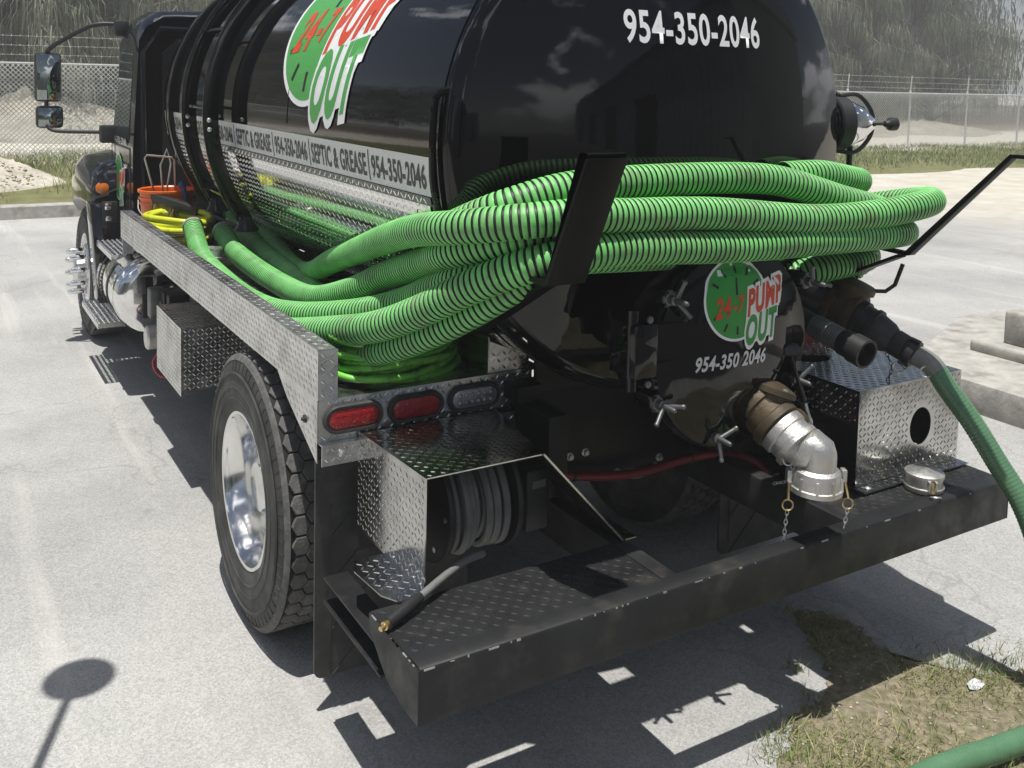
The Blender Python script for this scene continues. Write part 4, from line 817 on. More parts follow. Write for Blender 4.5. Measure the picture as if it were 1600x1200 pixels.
# ---- deck rail, deck floor and rear light panel (left), mirrored plain on the right
def sheet(name, poly_, axis, a, b, mtl, par, bev=0): return MB().prism(poly_, axis, a, b).build(name, mtl, par, smooth=0, bev=bev)
XR = -1.18
side = [(.80, .868), (.80, 1.228), (4.30, 1.228), (4.30, 1.065), (1.20, 1.065), (1.10, 1.0)]
rail = sheet('deck_side_rail', side, 0, XR, XR+.004, 'tread_aluminium', truck)
def rmask(u, v):
    y, z = 4.30-u, .868+v
    if z > 1.075: return z < 1.22
    return z > .885 and z < 1.058 and y < ((.80+(z-.868)/.132*.30) if z < 1.0 else 1.10+(z-1.0)/.065*.10)-.022
lugs('raised_lugs', rail, (XR-.0, 4.30, .868), (0,-1,0), (0,0,1), 3.5, .36, 'tread_aluminium', rmask, pitch=.022)
mb = MB(); mb.box((XR+.0, .803, 1.2285), (XR+.062, 4.30, 1.232)); mb.box((XR+.058, .803, 1.075), (XR+.062, 4.30, 1.228)); rt = mb.build('rail_cap', 'tread_aluminium', truck, smooth=0)
lugs('raised_lugs', rt, (XR+.003, .81, 1.2322), (1,0,0), (0,1,0), .056, 3.48, 'tread_aluminium', pitch=.0275)
mb = MB(); mb.box((XR, .7955, 1.072), (XR+.066, .8, 1.23)); re_ = mb.build('rail_end_plate', 'tread_aluminium', truck, smooth=0); lugs('raised_lugs', re_, (XR+.003, .7953, 1.075), (1,0,0), (0,0,1), .06, .15, 'tread_aluminium')
mb = MB(); mb.box((XR+.01, 4.285, .96), (XR+.07, 4.298, 1.06)); mb.build('rail_hanger', 'galvanised', rail, smooth=0)
mb = MB(); mb.box((XR+.006, .80, 1.062), (-.34, 4.27, 1.068)); fl = mb.build('deck_floor', 'tread_aluminium', truck, smooth=0)
mb = MB(); mb.box((XR+.10, 4.275, .96), (-.34, 4.86, .968)); mb.build('front_platform', 'tread_aluminium', truck, smooth=0)
mb = MB(); mb.box((.34, .80, 1.062), (1.18, 4.85, 1.068)); mb.build('deck_floor', 'tread_aluminium', truck, smooth=0)
mb = MB(); mb.box((1.176, .80, .90), (1.18, 4.3, 1.228)); mb.build('deck_side_rail', 'tread_aluminium', truck, smooth=0)
panel = MB().box((XR+.0045, .797, .935), (-.385, .801, 1.071)).box((XR+.0045, .770, .931), (-.385, .801, .9345)).box((XR+.0045, .766, .868), (-.385, .770, .9345)).build('rear_light_panel', 'tread_aluminium', truck, smooth=0)
lamps = ((-1.06, 'red_lens'), (-.84, 'red_lens'), (-.62, 'clear_lens'))
lugs('raised_lugs', panel, (XR+.01, .797, .938), (1,0,0), (0,0,1), .78, .13, 'tread_aluminium', lambda u, v: min(math.hypot(max(0, abs(XR+.01+u-lx_)-.06), .938+v-1.003) for lx_, _ in lamps) > .052)
lugs('raised_lugs', panel, (XR+.01, .766, .870), (1,0,0), (0,0,1), .78, .062, 'tread_aluminium')
def oval(cx, cz, hw, r, n=12):
    return [(cx+hw+r*math.cos(t), cz+r*math.sin(t)) for t in np.linspace(-PI/2, PI/2, n)]+[(cx-hw+r*math.cos(t), cz+r*math.sin(t)) for t in np.linspace(PI/2, 3*PI/2, n)]
def oval_lamp(cx, y, cz, mtl, par):
    def loft(rings):
        b = MB(); n = len(rings[0][0]); V = []
        for ov_, yy in rings: V += [(p[0], yy, p[1]) for p in ov_]
        Fc = [(j*n+i, j*n+(i+1) % n, (j+1)*n+(i+1) % n, (j+1)*n+i) for j in range(len(rings)-1) for i in range(n)]
        return b, V, Fc, n
    b, V, Fc, n = loft([(oval(cx, cz, .055, .047), y), (oval(cx, cz, .055, .046), y-.012), (oval(cx, cz, .055, .043), y-.017), (oval(cx, cz, .055, .034), y-.016), (oval(cx, cz, .055, .031), y-.004)]); b.add(V, Fc); g_ = b.build('lamp_grommet', 'rubber', par, smooth=50)
    b, V, Fc, n = loft([(oval(cx, cz, .055, .0325), y-.003), (oval(cx, cz, .055, .031), y-.012), (oval(cx, cz, .055, .024), y-.015)]); b.add(V, Fc+[tuple(2*n+i for i in range(n))]); b.build('lamp_lens', mtl, g_, smooth=50)
    b = MB()
    if mtl == 'clear_lens':
        for i in range(6):
            for j in (-1, 1): b.lathe([(.009, 0), (.007, -.004), (0, -.006)], (cx-.06+.024*i, y-.0148, cz+.012*j), (0,1,0), 10, cap=False)
    else:
        for i in range(9):
            b.box((cx-.068+.017*i-.0006, y-.0158, cz-.022), (cx-.068+.017*i+.0006, y-.0150, cz+.022))
        for j in (-1, 0, 1): b.box((cx-.07, y-.0157, cz+.012*j-.0005), (cx+.07, y-.0150, cz+.012*j+.0005))
    b.build('lens_facets', mtl, g_, smooth=30)
for cx, m_ in lamps: oval_lamp(cx, .797, 1.003, m_, truck)
for p in ((-1.11, .766, .90),):
    mb = MB(); mb.lathe([(.012, 0), (.012, -.004), (.006, -.008), (0, -.009)], p, (0,1,0), 10, cap=False); mb.build('bolt', 'galvanised', panel)
mb = MB(); mb.lathe([(.014, 0), (.014, -.004), (.006, -.005), (.006, -.012), (0, -.013)], (XR-.001, .91, .98), (1,0,0), 6, cap=False); mb.build('bolt', 'black_plastic', rail)
mb = MB(); mb.box((-.562, .803, 1.07), (-.558, 1.25, 1.20)); mb.build('deck_inner_wall', 'tread_polished', truck, smooth=0)
ip = sheet('deck_corner_plate', [(-.557, 1.0725), (-.557, 1.185), (-.395, 1.115), (-.395, 1.0725)], 1, .803, .807, 'tread_aluminium', truck)
lugs('raised_lugs', ip, (-.553, .8028, 1.076), (1,0,0), (0,0,1), .155, .10, 'tread_aluminium', lambda u, v: v < .10-u*.42)
# right-hand tail lamps, half hidden behind the tool box
mb = MB(); mb.box((.385, .797, .868), (1.18, .801, 1.071)); mb.build('rear_light_panel', 'tread_aluminium', truck, smooth=0)
oval_lamp(.80, .797, 1.02, 'red_lens', truck); oval_lamp(1.05, .797, 1.02, 'red_lens', truck)

# ---- rear step bumper
mb = MB(); mb.prism([(.0, .487), (.0, .622), (.004, .631), (.013, .635), (.062, .635), (.062, .628), (.012, .487)], 0, -1.20, 1.24); bump = mb.build('bumper_beam', 'bumper_black', truck, bev=.001, smooth=50)
mb = MB(); mb.prism([(.0, .487), (.0, .630), (.31, .630), (.31, .585), (.19, .505), (.10, .487)], 0, -1.206, -1.2005); mb.build('bumper_end_plate', 'bumper_black', bump)
mb = MB(); mb.prism([(.0, .487), (.0, .630), (.31, .630), (.31, .585), (.19, .505), (.10, .487)], 0, 1.2405, 1.246); mb.build('bumper_end_plate', 'bumper_black', bump)
for x0, x1, w0, w1 in ((-1.2, -.385, -.385, -.325), (.475, 1.24, .41, .475)):
    mb = MB(); mb.box((x0, .0625, .595), (x1, .312, .631)); stp = mb.build('step_plate', 'bumper_black', truck, smooth=0)
    lugs('raised_lugs', stp, (x0+.012, .075, .631), (1,0,0), (0,1,0), x1-x0-.02, .23, 'bumper_black', pitch=.0235, L=.024, wd=.0085, ht=.0018)
    mb = MB(); mb.box((w0+.001, .0625, .50), (w1, 1.2, .635), .006); mb.build('bumper_support_arm', 'bumper_black', truck)
mb = MB()
rr = random.Random(9)
x = -1.19
while x < 1.2:
    l_ = rr.choice([.004, .006, .012, .03]); 
    if rr.random() < (.8 if x < -.4 else .3): mb.box((x, .0012, .6265+rr.uniform(-.002,.002)), (x+l_, .0035, .6305+rr.uniform(-.001,.001)))
    x += l_+rr.uniform(.01, .06)
for i in range(10): t = rr.uniform(.02, .28); mb.box((-1.2066, t, .6285), (-1.2030, t+rr.uniform(.006,.03), .6312))
mb.build('paint_chips', 'chip_metal', bump, smooth=0, kind='stuff')
# mud flap and its bracket
def flap(x0, x1, y):
    mb = MB(); r = .03; pl = [(x0, .86), (x0, .12+r)]+[(x0+r-r*math.cos(t), .12+r-r*math.sin(t)) for t in np.linspace(0, PI/2, 5)]+[(x1-r+r*math.sin(t), .12+r-r*math.cos(t)) for t in np.linspace(0, PI/2, 5)]+[(x1, .86)]
    mb.prism(pl, 1, y, y+.012); f = mb.build('mud_flap', 'rubber', truck, smooth=0)
    for q in range(4):
        mb = MB(); z = .70-.16*q; mb.bar((x0+.06, y-.001, z-.10), (x0+.24, y-.001, z+.08), .004, .006, (0,1,0)); mb.build('moulded_rib', 'rubber', f, smooth=0)
    mb = MB(); mb.box((x0+.05, y-.005, .17), (x0+.055, y+.001, .70)); mb.build('moulded_rib', 'rubber', f, smooth=0)
flap(-1.165, -.60, .85); flap(.60, 1.165, .85)
mb = MB(); mb.box((-1.175, .30, .515), (-1.095, .745, .522)); mb.box((-1.175, .30, .437), (-1.095, .745, .444)); mb.box((-1.102, .30, .4445), (-1.0955, .745, .5145)); mb.build('flap_bracket', 'bumper_black', truck, smooth=0)

# ---- left reel box of tread plate
bx = MB().prism([(.30, .640), (.30, .978), (.79, .955), (.79, .640)], 0, -1.045, -1.041).build('reel_box_side', 'tread_polished', truck, smooth=0)
lugs('raised_lugs', bx, (-1.045, .795, .645), (0,-1,0), (0,0,1), .49, .33, 'tread_polished', lambda u, v: v < .31+.02*(u/.49)-.01)
tp = MB().add([(-1.0405, .30, .9785), (-.655, .30, .9785), (-.55, .7655, .956), (-1.0405, .7655, .956), (-1.0405, .30, .9745), (-.655, .30, .9745), (-.55, .7655, .952), (-1.0405, .7655, .952)], [(0,1,2,3),(7,6,5,4),(0,4,5,1),(1,5,6,2),(2,6,7,3),(3,7,4,0)]).build('reel_box_top', 'tread_polished', truck, smooth=0)
sl_ = (.956-.9785)/.4655
lugs('raised_lugs', tp, (-1.037, .303, .9786), (1,0,0), (0, 1/math.hypot(1, sl_), sl_/math.hypot(1, sl_)), .47, .46, 'tread_polished', lambda u, v: u < .36+.22*v)
gu = MB().add([(-.6545, .298, .978), (-.345, .298, .642), (-.345, .7655, .642), (-.549, .7655, .955), (-.6585, .298, .9745), (-.350, .298, .639), (-.350, .7655, .639), (-.553, .7655, .951)], [(0,1,2,3), (7,6,5,4), (0,4,5,1), (1,5,6,2), (2,6,7,3), (3,7,4,0)]).build('reel_box_gusset', 'black_frame', truck, smooth=0)
MB().bar((-.6565, .2965, .978), (-.3475, .2965, .642), .005, .006).build('gusset_edge', 'aluminium', gu, smooth=0)
mb = MB(); mb.box((-.344, .30, .6365), (-.29, .62, .6405)); fg = mb.build('reel_box_flange', 'tread_polished', truck, smooth=0); lugs('raised_lugs', fg, (-.343, .305, .6405), (1,0,0), (0,1,0), .05, .30, 'tread_polished')
mb = MB(); mb.prism([(-1.165, .52), (-1.15, .36), (-1.12, .305), (-1.045, .30), (-1.045, .58), (-1.14, .58)], 2, .6365, .6405); fg = mb.build('reel_box_flange', 'tread_polished', truck, smooth=0); lugs('raised_lugs', fg, (-1.15, .31, .6405), (1,0,0), (0,1,0), .105, .25, 'tread_polished', lambda u, v: u > .05 or v > .07)
mb = MB(); mb.box((-1.04, .785, .56), (-.40, .79, .95)); mb.build('reel_box_back', 'black_frame', truck, smooth=0)
# hose reel
RC = Vector((-.77, .59, .765)); reel = MB().cyl((-.90, RC.y, RC.z), (-.63, RC.y, RC.z), .07, 20).build('hose_reel', 'black_plastic', truck)
for x in (-.895, -.655):
    mb = MB(); mb.lathe([(0, -.004), (.165, -.004), (.178, -.010), (.182, 0), (.178, .010), (.165, .004), (0, .004)], (x, RC.y, RC.z), (1,0,0), 40); mb.build('reel_flange', 'black_plastic', reel)
    for i in range(6):
        a = i*PI/3; mb = MB(); mb.lathe([(.009, -.006), (.009, -.010), (0, -.013)] if x < -.8 else [(.009, .006), (.009, .010), (0, .013)], (x, RC.y+.14*math.cos(a), RC.z+.14*math.sin(a)), (1,0,0), 8, cap=False); mb.build('bolt', 'galvanised', reel)
pts = []; rq = random.Random(21)
for layer, r_, n in ((0, .095, 9), (1, .120, 8), (2, .145, 6)):
    ph = rq.uniform(0, 6)
    for t in range(n):
        jx, jr, js = rq.uniform(-.010, .010), rq.uniform(-.010, .010), rq.uniform(.0, .022)
        for i in range(26):
            f = (t+i/26)/n; x = -.878+f*.206 if layer % 2 == 0 else -.672-f*.206; a = 2*PI*i/26; sag = js*max(0, -math.sin(a)); w_ = math.sin(PI*i/26)
            pts.append((x+jx*w_+.004*math.sin(2*a+ph), RC.y+(r_+jr*w_)*math.cos(a), RC.z+(r_+jr*w_)*math.sin(a)-sag*w_))
pts = spline(pts[::2], .02)
mb = MB(); mb.tube(pts, .0135, 8); mb.build('reel_hose', 'grey_hose', reel)
mb = MB(); mb.box((-.615, .45, .66), (-.53, .69, .86), .01); mb.box((-.53, .49, .70), (-.50, .63, .80), .008); mb.build('reel_gearbox', 'black_plastic', reel)
mb = MB(); mb.box((-.595, .4485, .80), (-.545, .4495, .825)); mb.build('maker_plate', 'zinc_dull', reel, smooth=0)
mb = MB(); mb.tube(spline([(-.80, .40, .66), (-.88, .36, .675), (-.98, .31, .672), (-1.05, .275, .665), (-1.10, .25, .66)], .01), .0115, 10); wh = mb.build('wash_hose_tail', 'grey_hose', reel)
mb = MB(); mb.tube([(-1.075, .262, .663), (-1.10, .25, .661), (-1.17, .215, .654), (-1.20, .20, .652)], [.014, .018, .018, .016], 12); mb.build('spray_grip', 'black_plastic', reel)
mb = MB(); mb.tube([(-1.20, .20, .652), (-1.212, .194, .651), (-1.213, .1935, .651), (-1.226, .187, .650)], [.012, .012, .008, .007], 10); mb.build('nozzle_tip', 'brass', reel)

# ---- right tool box
def plate_hole(name, x0, x1, z0, z1, hx, hz, hrx, hrz, y, th, mtl, par, horizontal=False):
    n = 48; V = []
    for yy in (y, y+th):
        for i in range(n):
            a = 2*PI*i/n; c, s_ = math.cos(a), math.sin(a); tx = ((x1-hx) if c > 0 else (x0-hx))/c if abs(c) > 1e-6 else 1e9; tz = ((z1-hz) if s_ > 0 else (z0-hz))/s_ if abs(s_) > 1e-6 else 1e9; t = min(abs(tx), abs(tz)); V.append((hx+c*t, yy, hz+s_*t))
        for i in range(n): a = 2*PI*i/n; V.append((hx+hrx*math.cos(a), yy, hz+hrz*math.sin(a)))
    for cz, cxx in ((z0, x0), (z0, x1), (z1, x0), (z1, x1)):   # snap nearest outer points to the corners
        for b in (0, 2*n):
            i = min(range(n), key=lambda q: (V[b+q][0]-cxx)**2+(V[b+q][2]-cz)**2); V[b+i] = (cxx, V[b+i][1], cz)
    if horizontal: V = [(p[0], p[2], p[1]) for p in V]
    Fc = []
    for i in range(n):
        j = (i+1) % n; Fc += [(i, j, n+j, n+i), (2*n+i, 3*n+i, 3*n+j, 2*n+j), (i, 2*n+i, 2*n+j, j), (n+i, n+j, 3*n+j, 3*n+i)]
    b = MB(); b.add(V, Fc); return b.build(name, mtl, par, smooth=0)
BX0, BX1, BY, BT = .645, 1.235, .215, 1.0
rb = plate_hole('tool_box_rear', BX0, BX1, .645, BT, 1.00, .815, .062, .072, BY, .004, 'tread_polished', truck)
lugs('raised_lugs', rb, (BX0+.004, BY, .65), (1,0,0), (0,0,1), BX1-BX0-.008, BT-.655, 'tread_polished', lambda u, v: ((BX0+u-1.0)/.078)**2+((.65+v-.815)/.088)**2 > 1)
rt_ = plate_hole('tool_box_top', BX0, BX1, BY+.0045, .79, .83, .60, .075, .055, BT-.004, .004, 'tread_polished', truck, True)
lugs('raised_lugs', rt_, (BX0+.004, BY+.008, BT), (1,0,0), (0,1,0), BX1-BX0-.008, .565, 'tread_polished', lambda u, v: ((BX0+u-.83)/.09)**2+((BY+v-.60)/.068)**2 > 1)
mb = MB(); mb.box((BX0, BY+.0045, BT-.13), (BX0+.004, .79, BT-.0045)); rs_ = mb.build('tool_box_inner_side', 'tread_polished', truck, smooth=0); lugs('raised_lugs', rs_, (BX0, .785, BT-.125), (0,-1,0), (0,0,1), .56, .115, 'tread_polished')
mb = MB(); mb.box((BX1-.004, BY+.0045, .645), (BX1, .79, BT-.0045)); mb.build('tool_box_outer_side', 'tread_polished', truck, smooth=0)
mb = MB(); mb.box((BX0-.012, BY-.052, .6405), (BX1, BY-.0005, .6445)); mb.box((BX0-.012, BY-.0004, .6405), (BX0, .6, .6445)); rf = mb.build('tool_box_flange', 'tread_polished', truck, smooth=0); lugs('raised_lugs', rf, (BX0-.005, BY-.05, .6445), (1,0,0), (0,1,0), BX1-BX0, .05, 'tread_polished')
mb = MB(); mb.lathe([(.012, 0), (.012, .003), (.006, .007), (0, .008)], (BX0+.035, BY-.028, .6445), (0,0,1), 10, cap=False); mb.build('bolt', 'galvanised', rf)
mb = MB(); mb.box((.48, .313, .585), (BX1, .80, .595)); mb.build('tool_box_floor', 'black_frame', truck, smooth=0)
mb = MB(); mb.box((BX0+.02, .74, .5), (BX1-.01, .78, .98)); mb.box((BX0+.1, .45, .60), (BX1-.01, .73, .80), .02); mb.build('tool_box_contents', 'black_plastic', truck)

# ---- under-deck tool box, fuel tank, steps, cab
mb = MB(); mb.box((-1.155, 2.79, .495), (-1.151, 3.36, .835)); ub = mb.build('under_deck_box', 'tread_aluminium', truck, smooth=0); lugs('raised_lugs', ub, (-1.155, 3.355, .50), (0,-1,0), (0,0,1), .56, .33, 'tread_aluminium')
mb = MB(); mb.add([(-1.1505, 2.79, .835), (-1.1505, 2.79, .495), (-.98, 2.79, .53), (-.75, 2.79, .70), (-.75, 2.79, .835), (-1.1505, 3.36, .835), (-1.1505, 3.36, .495), (-.98, 3.36, .53), (-.75, 3.36, .70), (-.75, 3.36, .835)], [(0,1,2,3,4), (9,8,7,6,5), (0,4,9,5), (1,6,7,2), (2,7,8,3), (3,8,9,4)]); mb.build('box_body', 'tread_aluminium', ub, smooth=0)
lugs('raised_lugs', ub, (-1.145, 2.79, .50), (1,0,0), (0,0,1), .38, .33, 'tread_aluminium', lambda u, v: v > .02+max(0, (u-.16))*.75); lugs('raised_lugs', ub, (-1.148, 2.795, .835), (1,0,0), (0,1,0), .39, .55, 'tread_aluminium')
mb = MB(); mb.bar((-.95, 2.86, .84), (-.95, 2.86, 1.06), .05, .03); mb.bar((-.95, 3.3, .84), (-.95, 3.3, 1.06), .05, .03); mb.build('box_hanger', 'black_frame', ub)
FT = Vector((-.95, 4.42, .645)); mb = MB(); mb.lathe([(0, -.025), (.18, -.02), (.227, -.008), (.236, 0), (.24, .006), (.24, .80), (.235, .81), (.2, .825), (0, .83)], FT, (0,1,0), 56, cap=False); ft = mb.build('fuel_tank', 'chrome', truck, smooth=35)
for y in (.13, .34, .66):
    mb = MB(); mb.lathe([(.241, 0), (.247, .002), (.247, .038), (.241, .04)], FT+Vector((0, y, 0)), (0,1,0), 56, cap=False); mb.build('tank_strap', 'rubber' if y > .2 else 'chrome', ft)
mb = MB(); mb.lathe([(.045, .22), (.045, .27), (.052, .272), (.052, .30), (0, .302)], FT+Vector((0, .2, 0)), (-.55, 0, .83), 18, cap=False); mb.build('filler_cap', 'aluminium', ft)
def step(x0, x1, y0, y1, z, lean, name):
    o = MB().box((x0, y0, z-.035), (x0+.006, y1, z+.002)).box((x1-.006, y0, z-.035), (x1, y1, z+.012)).box((x0+.006, y0, z-.03), (x1-.006, y0+.004, z)).box((x0+.006, y1-.004, z-.03), (x1-.006, y1, z)).build(name, 'aluminium', truck, smooth=0)
    n = 5; wd = (x1-x0-.012)/n
    for i in range(n):   # perforated strips: bars leaving rows of open slots
        b = MB(); xa = x0+.006+i*wd; b.box((xa, y0+.004, z-.004), (xa+wd*.45, y1-.004, z)); 
        yy = y0+.01
        while yy < y1-.03: b.box((xa+wd*.45, yy, z-.004), (xa+wd, yy+.014, z)); b.lathe([(.009, 0), (.007, .004), (.004, .004), (.004, 0)], (xa+wd*.22, yy+.02, z), (0,0,1), 8, cap=False); yy += .034
        b.build('tread_strip', 'aluminium', o, smooth=0)
    return o
step(-1.25, -1.08, 4.76, 5.50, .42, 0, 'lower_step'); step(-1.17, -1.0, 4.72, 5.42, .88, 0, 'upper_step')
mb = MB(); mb.bar((-1.1, 4.9, .40), (-.9, 4.9, .36), .05, .02); mb.bar((-1.1, 5.35, .40), (-.9, 5.35, .36), .05, .02); mb.build('step_bracket', 'black_frame', truck)
# bracketed brake-line plate with round canister
mb = MB(); mb.box((-1.03, 3.78, .36), (-1.02, 3.90, .80), .003); mb.box((-1.02, 3.70, .30), (-.90, 3.95, .80), .01); pl_ = mb.build('valve_bracket', 'black_frame', truck)
mb = MB(); mb.lathe([(.0, -.09), (.06, -.09), (.07, -.08), (.072, 0), (.06, .0)], (-1.03, 3.86, .53), (1,0,0), 28, cap=False); mb.build('round_canister', 'cast_aluminium', pl_)
mb = MB(); mb.tube(spline([(-1.05, 3.84, .44), (-1.08, 3.84, .38), (-1.06, 3.82, .32), (-1.02, 3.80, .30), (-.99, 3.8, .33)], .01), .010, 8); mb.build('red_air_line', 'red_lens', pl_)
mb = MB(); mb.cyl((-.97, 3.8, .34), (-.99, 3.76, .33), .014, 8); mb.build('line_fitting', 'brass', pl_)
for i in range(12):
    mb = MB(); z = .36+.034*i; mb.tube(spline([(-1.034, 3.79, z), (-1.037, 3.83, z-.012), (-1.034, 3.87, z)], .01), .005, 5); mb.build('coil_ring', 'galvanised', pl_)
mb = MB(); mb.lathe([(.055, 0), (.055, .35)], (-.80, 3.75, .86), (0,1,0), 18); mb.build('air_pipe', 'galvanised', truck)
mb = MB(); mb.box((-1.08, 3.92, .62), (-.99, 4.02, .80), .01); mb.build('latch_bracket', 'zinc_dull', pl_)
# cab
def loft_sections(name, secs, mtl, par, smooth=35, bev=0):
    n = len(secs[0]); V = [p for s_ in secs for p in s_]; Fc = [tuple(range(n)), tuple(range((len(secs)-1)*n, len(secs)*n))[::-1]]
    for j in range(len(secs)-1):
        for i in range(n): Fc.append((j*n+i, j*n+(i+1) % n, (j+1)*n+(i+1) % n, (j+1)*n+i))
    return MB().add(V, Fc).build(name, mtl, par, smooth=smooth, bev=bev)
def cabsec(y, top, bot=.92, w=1.0, ins=0):
    w -= ins; return [(-w, y, bot), (-w, y, 1.55), (-w+.045, y, top-.16), (-w+.09, y, top-.07), (-w+.20, y, top), (0, y, top+.045), (w-.20, y, top), (w-.09, y, top-.07), (w-.045, y, top-.16), (w, y, 1.55), (w, y, bot)]
cab = loft_sections('cab', [cabsec(4.93, 2.42, ins=.05), cabsec(4.90, 2.46), cabsec(4.96, 2.50), cabsec(5.4, 2.52), cabsec(5.62, 2.46), cabsec(5.95, 1.75, ins=.03)], 'cab_black', truck)
mb = MB(); mb.prism([(-.80, 1.10), (-.80, 2.22), (-.70, 2.32), (.70, 2.32), (.80, 2.22), (.80, 1.10)], 1, 4.915, 4.932); mb.build('cab_rear_panel', 'black_plastic', cab, smooth=0)
# raised frame round the back wall and a rear window
mb = MB(); fr = [(-.93, 1.0), (-.93, 2.22), (-.82, 2.38), (.82, 2.38), (.93, 2.22), (.93, 1.0)]; mb.tube([(p[0], 4.895, p[1]) for p in fr], .022, 8); mb.build('cab_back_frame', 'cab_black', cab)
mb = MB(); mb.box((-.58, 4.895, 1.72), (.58, 4.912, 2.26), .03); mb.build('rear_window_frame', 'black_plastic', cab)
mb = MB(); mb.box((-.53, 4.890, 1.77), (.53, 4.896, 2.21), .003); mb.build('rear_window', 'tinted_glass', cab)
mb = MB(); mb.prism([(5.06, 1.62), (5.06, 2.28), (5.50, 2.28), (5.70, 1.62)], 0, -1.006, -1.0); dw = mb.build('side_window', 'tinted_glass', cab, smooth=0)
dw.matrix_world = Matrix.Translation((.0, 0, 0)) @ Matrix.Translation((-1.0, 0, 1.55)) @ Matrix.Rotation(.062, 4, 'Y') @ Matrix.Translation((1.0, 0, -1.55))
mb = MB()
for y in (5.0, 5.72): mb.box((-1.0045, y, 1.0), (-1.0, y+.012, 1.55))
mb.box((-1.0045, 5.0, 1.55), (-1.0, 5.73, 1.562)); mb.build('door_seam', 'black_plastic', cab, smooth=0)
mb = MB(); mb.box((-1.025, 5.04, 1.42), (-1.0, 5.16, 1.45), .006); mb.build('door_handle', 'chrome', cab)
def dfn(u, v, k_=0): return (-1.0055-k_, 5.42-u, v)
logo(lambda u, v, k_: dfn(u*.15, 1.33+v*.16, k_), .16, cab, 3, .0006)
lettering('door_lettering', '954-350-2046', (-.28, 1.57, .30, 1.62), dfn, 'silver_vinyl', cab, .03, 0, 0, 3)
# fender, hood and rear fairing
hood = loft_sections('hood', [[(-.95, 5.9, .9), (-.95, 5.9, 1.45), (-.75, 5.9, 1.72), (.75, 5.9, 1.72), (.95, 5.9, 1.45), (.95, 5.9, .9)], [(-.85, 7.3, .7), (-.85, 7.3, 1.25), (-.6, 7.3, 1.45), (.6, 7.3, 1.45), (.85, 7.3, 1.25), (.85, 7.3, .7)]], 'cab_black', truck, bev=.03)
for s_ in (-1, 1):
    def fsec(y, k_, lo): return [(s_*.80, y, lo), (s_*(.80+.385*k_), y, lo), (s_*(.80+.39*k_), y, lo+(1.20-lo)*k_), (s_*(.80+.365*k_), y, lo+(1.33-lo)*k_), (s_*(.80+.30*k_), y, lo+(1.415-lo)*k_), (s_*(.80+.15*k_), y, lo+(1.45-lo)*k_), (s_*.80, y, lo+(1.46-lo)*k_)]
    fe = loft_sections('front_fender', [fsec(5.50, .86, 1.12), fsec(5.53, .93, 1.10), fsec(5.60, .98, 1.06), fsec(5.75, 1.0, 1.08), fsec(6.0, 1.0, 1.10), fsec(6.4, .99, 1.10), fsec(6.7, .93, 1.0), fsec(6.9, .75, .9)], 'cab_black', truck, smooth=60)
    if s_ < 0:
        mb = MB(); mb.lathe([(.046, 0), (.044, .006), (.03, .012), (0, .014)], (-1.105, 5.506, 1.24), (-.1, -1, .12), 22, cap=False); mb.build('marker_lamp', 'amber_lens', fe)
fa = loft_sections('cab_fairing', [[(-1.205, 5.42, 1.14), (-1.205, 5.60, 1.14), (-.96, 5.60, 1.14), (-.96, 5.42, 1.14)], [(-1.19, 5.36, .9), (-1.19, 5.58, .9), (-.96, 5.58, .9), (-.96, 5.36, .9)], [(-1.16, 5.36, .42), (-1.16, 5.55, .42), (-.96, 5.55, .42), (-.96, 5.36, .42)]], 'cab_black', truck, smooth=30, bev=.01)
mb = MB(); mb.box((-1.13, 5.345, 1.0), (-1.03, 5.361, 1.16), .006); lt = mb.build('fairing_latch_recess', 'black_plastic', fa)
mb = MB(); mb.box((-1.115, 5.335, 1.10), (-1.07, 5.346, 1.15), .004); mb.box((-1.11, 5.335, 1.02), (-1.065, 5.346, 1.055), .004); mb.build('fairing_latch', 'chrome', fa)
# mirror
mirror = MB().tube(spline([(-.90, 5.62, 2.415), (-1.0, 5.64, 2.43), (-1.10, 5.66, 2.425), (-1.19, 5.70, 2.39), (-1.36, 5.80, 2.28), (-1.415, 5.86, 2.225), (-1.415, 5.88, 2.19)], .03), .017, 10).build('mirror_arm', 'black_plastic', truck)
MB().tube(spline([(-1.43, 5.85, 1.68), (-1.40, 5.83, 1.645), (-1.30, 5.79, 1.635), (-1.0, 5.66, 1.635)], .03), .014, 10).build('lower_arm', 'black_plastic', mirror)
MB().cyl((-1.43, 5.86, 1.80), (-1.43, 5.86, 1.90), .015, 10).build('mirror_stem', 'black_plastic', mirror)
MB().box((-1.10, 5.58, 1.56), (-.98, 5.68, 1.69), .015).build('mirror_mount', 'black_plastic', mirror)
MB().box((-1.0, 5.56, 2.34), (-.90, 5.66, 2.46), .02).build('mirror_mount', 'black_plastic', mirror)
mb = MB(); mb.box((-1.505, 5.85, 1.85), (-1.325, 5.93, 2.215), .03); mb.build('mirror_housing', 'black_plastic', mirror)
mb = MB(); mb.box((-1.493, 5.843, 1.865), (-1.337, 5.852, 2.20), .0043); mb.build('mirror_glass', 'mirror_glass', mirror)
mb = MB(); mb.box((-1.50, 5.85, 1.655), (-1.315, 5.93, 1.82), .03); mb.build('mirror_housing', 'black_plastic', mirror)
V = []; n = 12
for j in range(n+1):
    for i in range(n+1): u, v = i/n*2-1, j/n*2-1; V.append((-1.4075+u*.078, 5.835+.022*(u*u+v*v)*.5-.002, 1.7375+v*.068))
MB().add(V, [(j*(n+1)+i, j*(n+1)+i+1, (j+1)*(n+1)+i+1, (j+1)*(n+1)+i) for j in range(n) for i in range(n)]).build('convex_mirror_glass', 'mirror_glass', mirror)

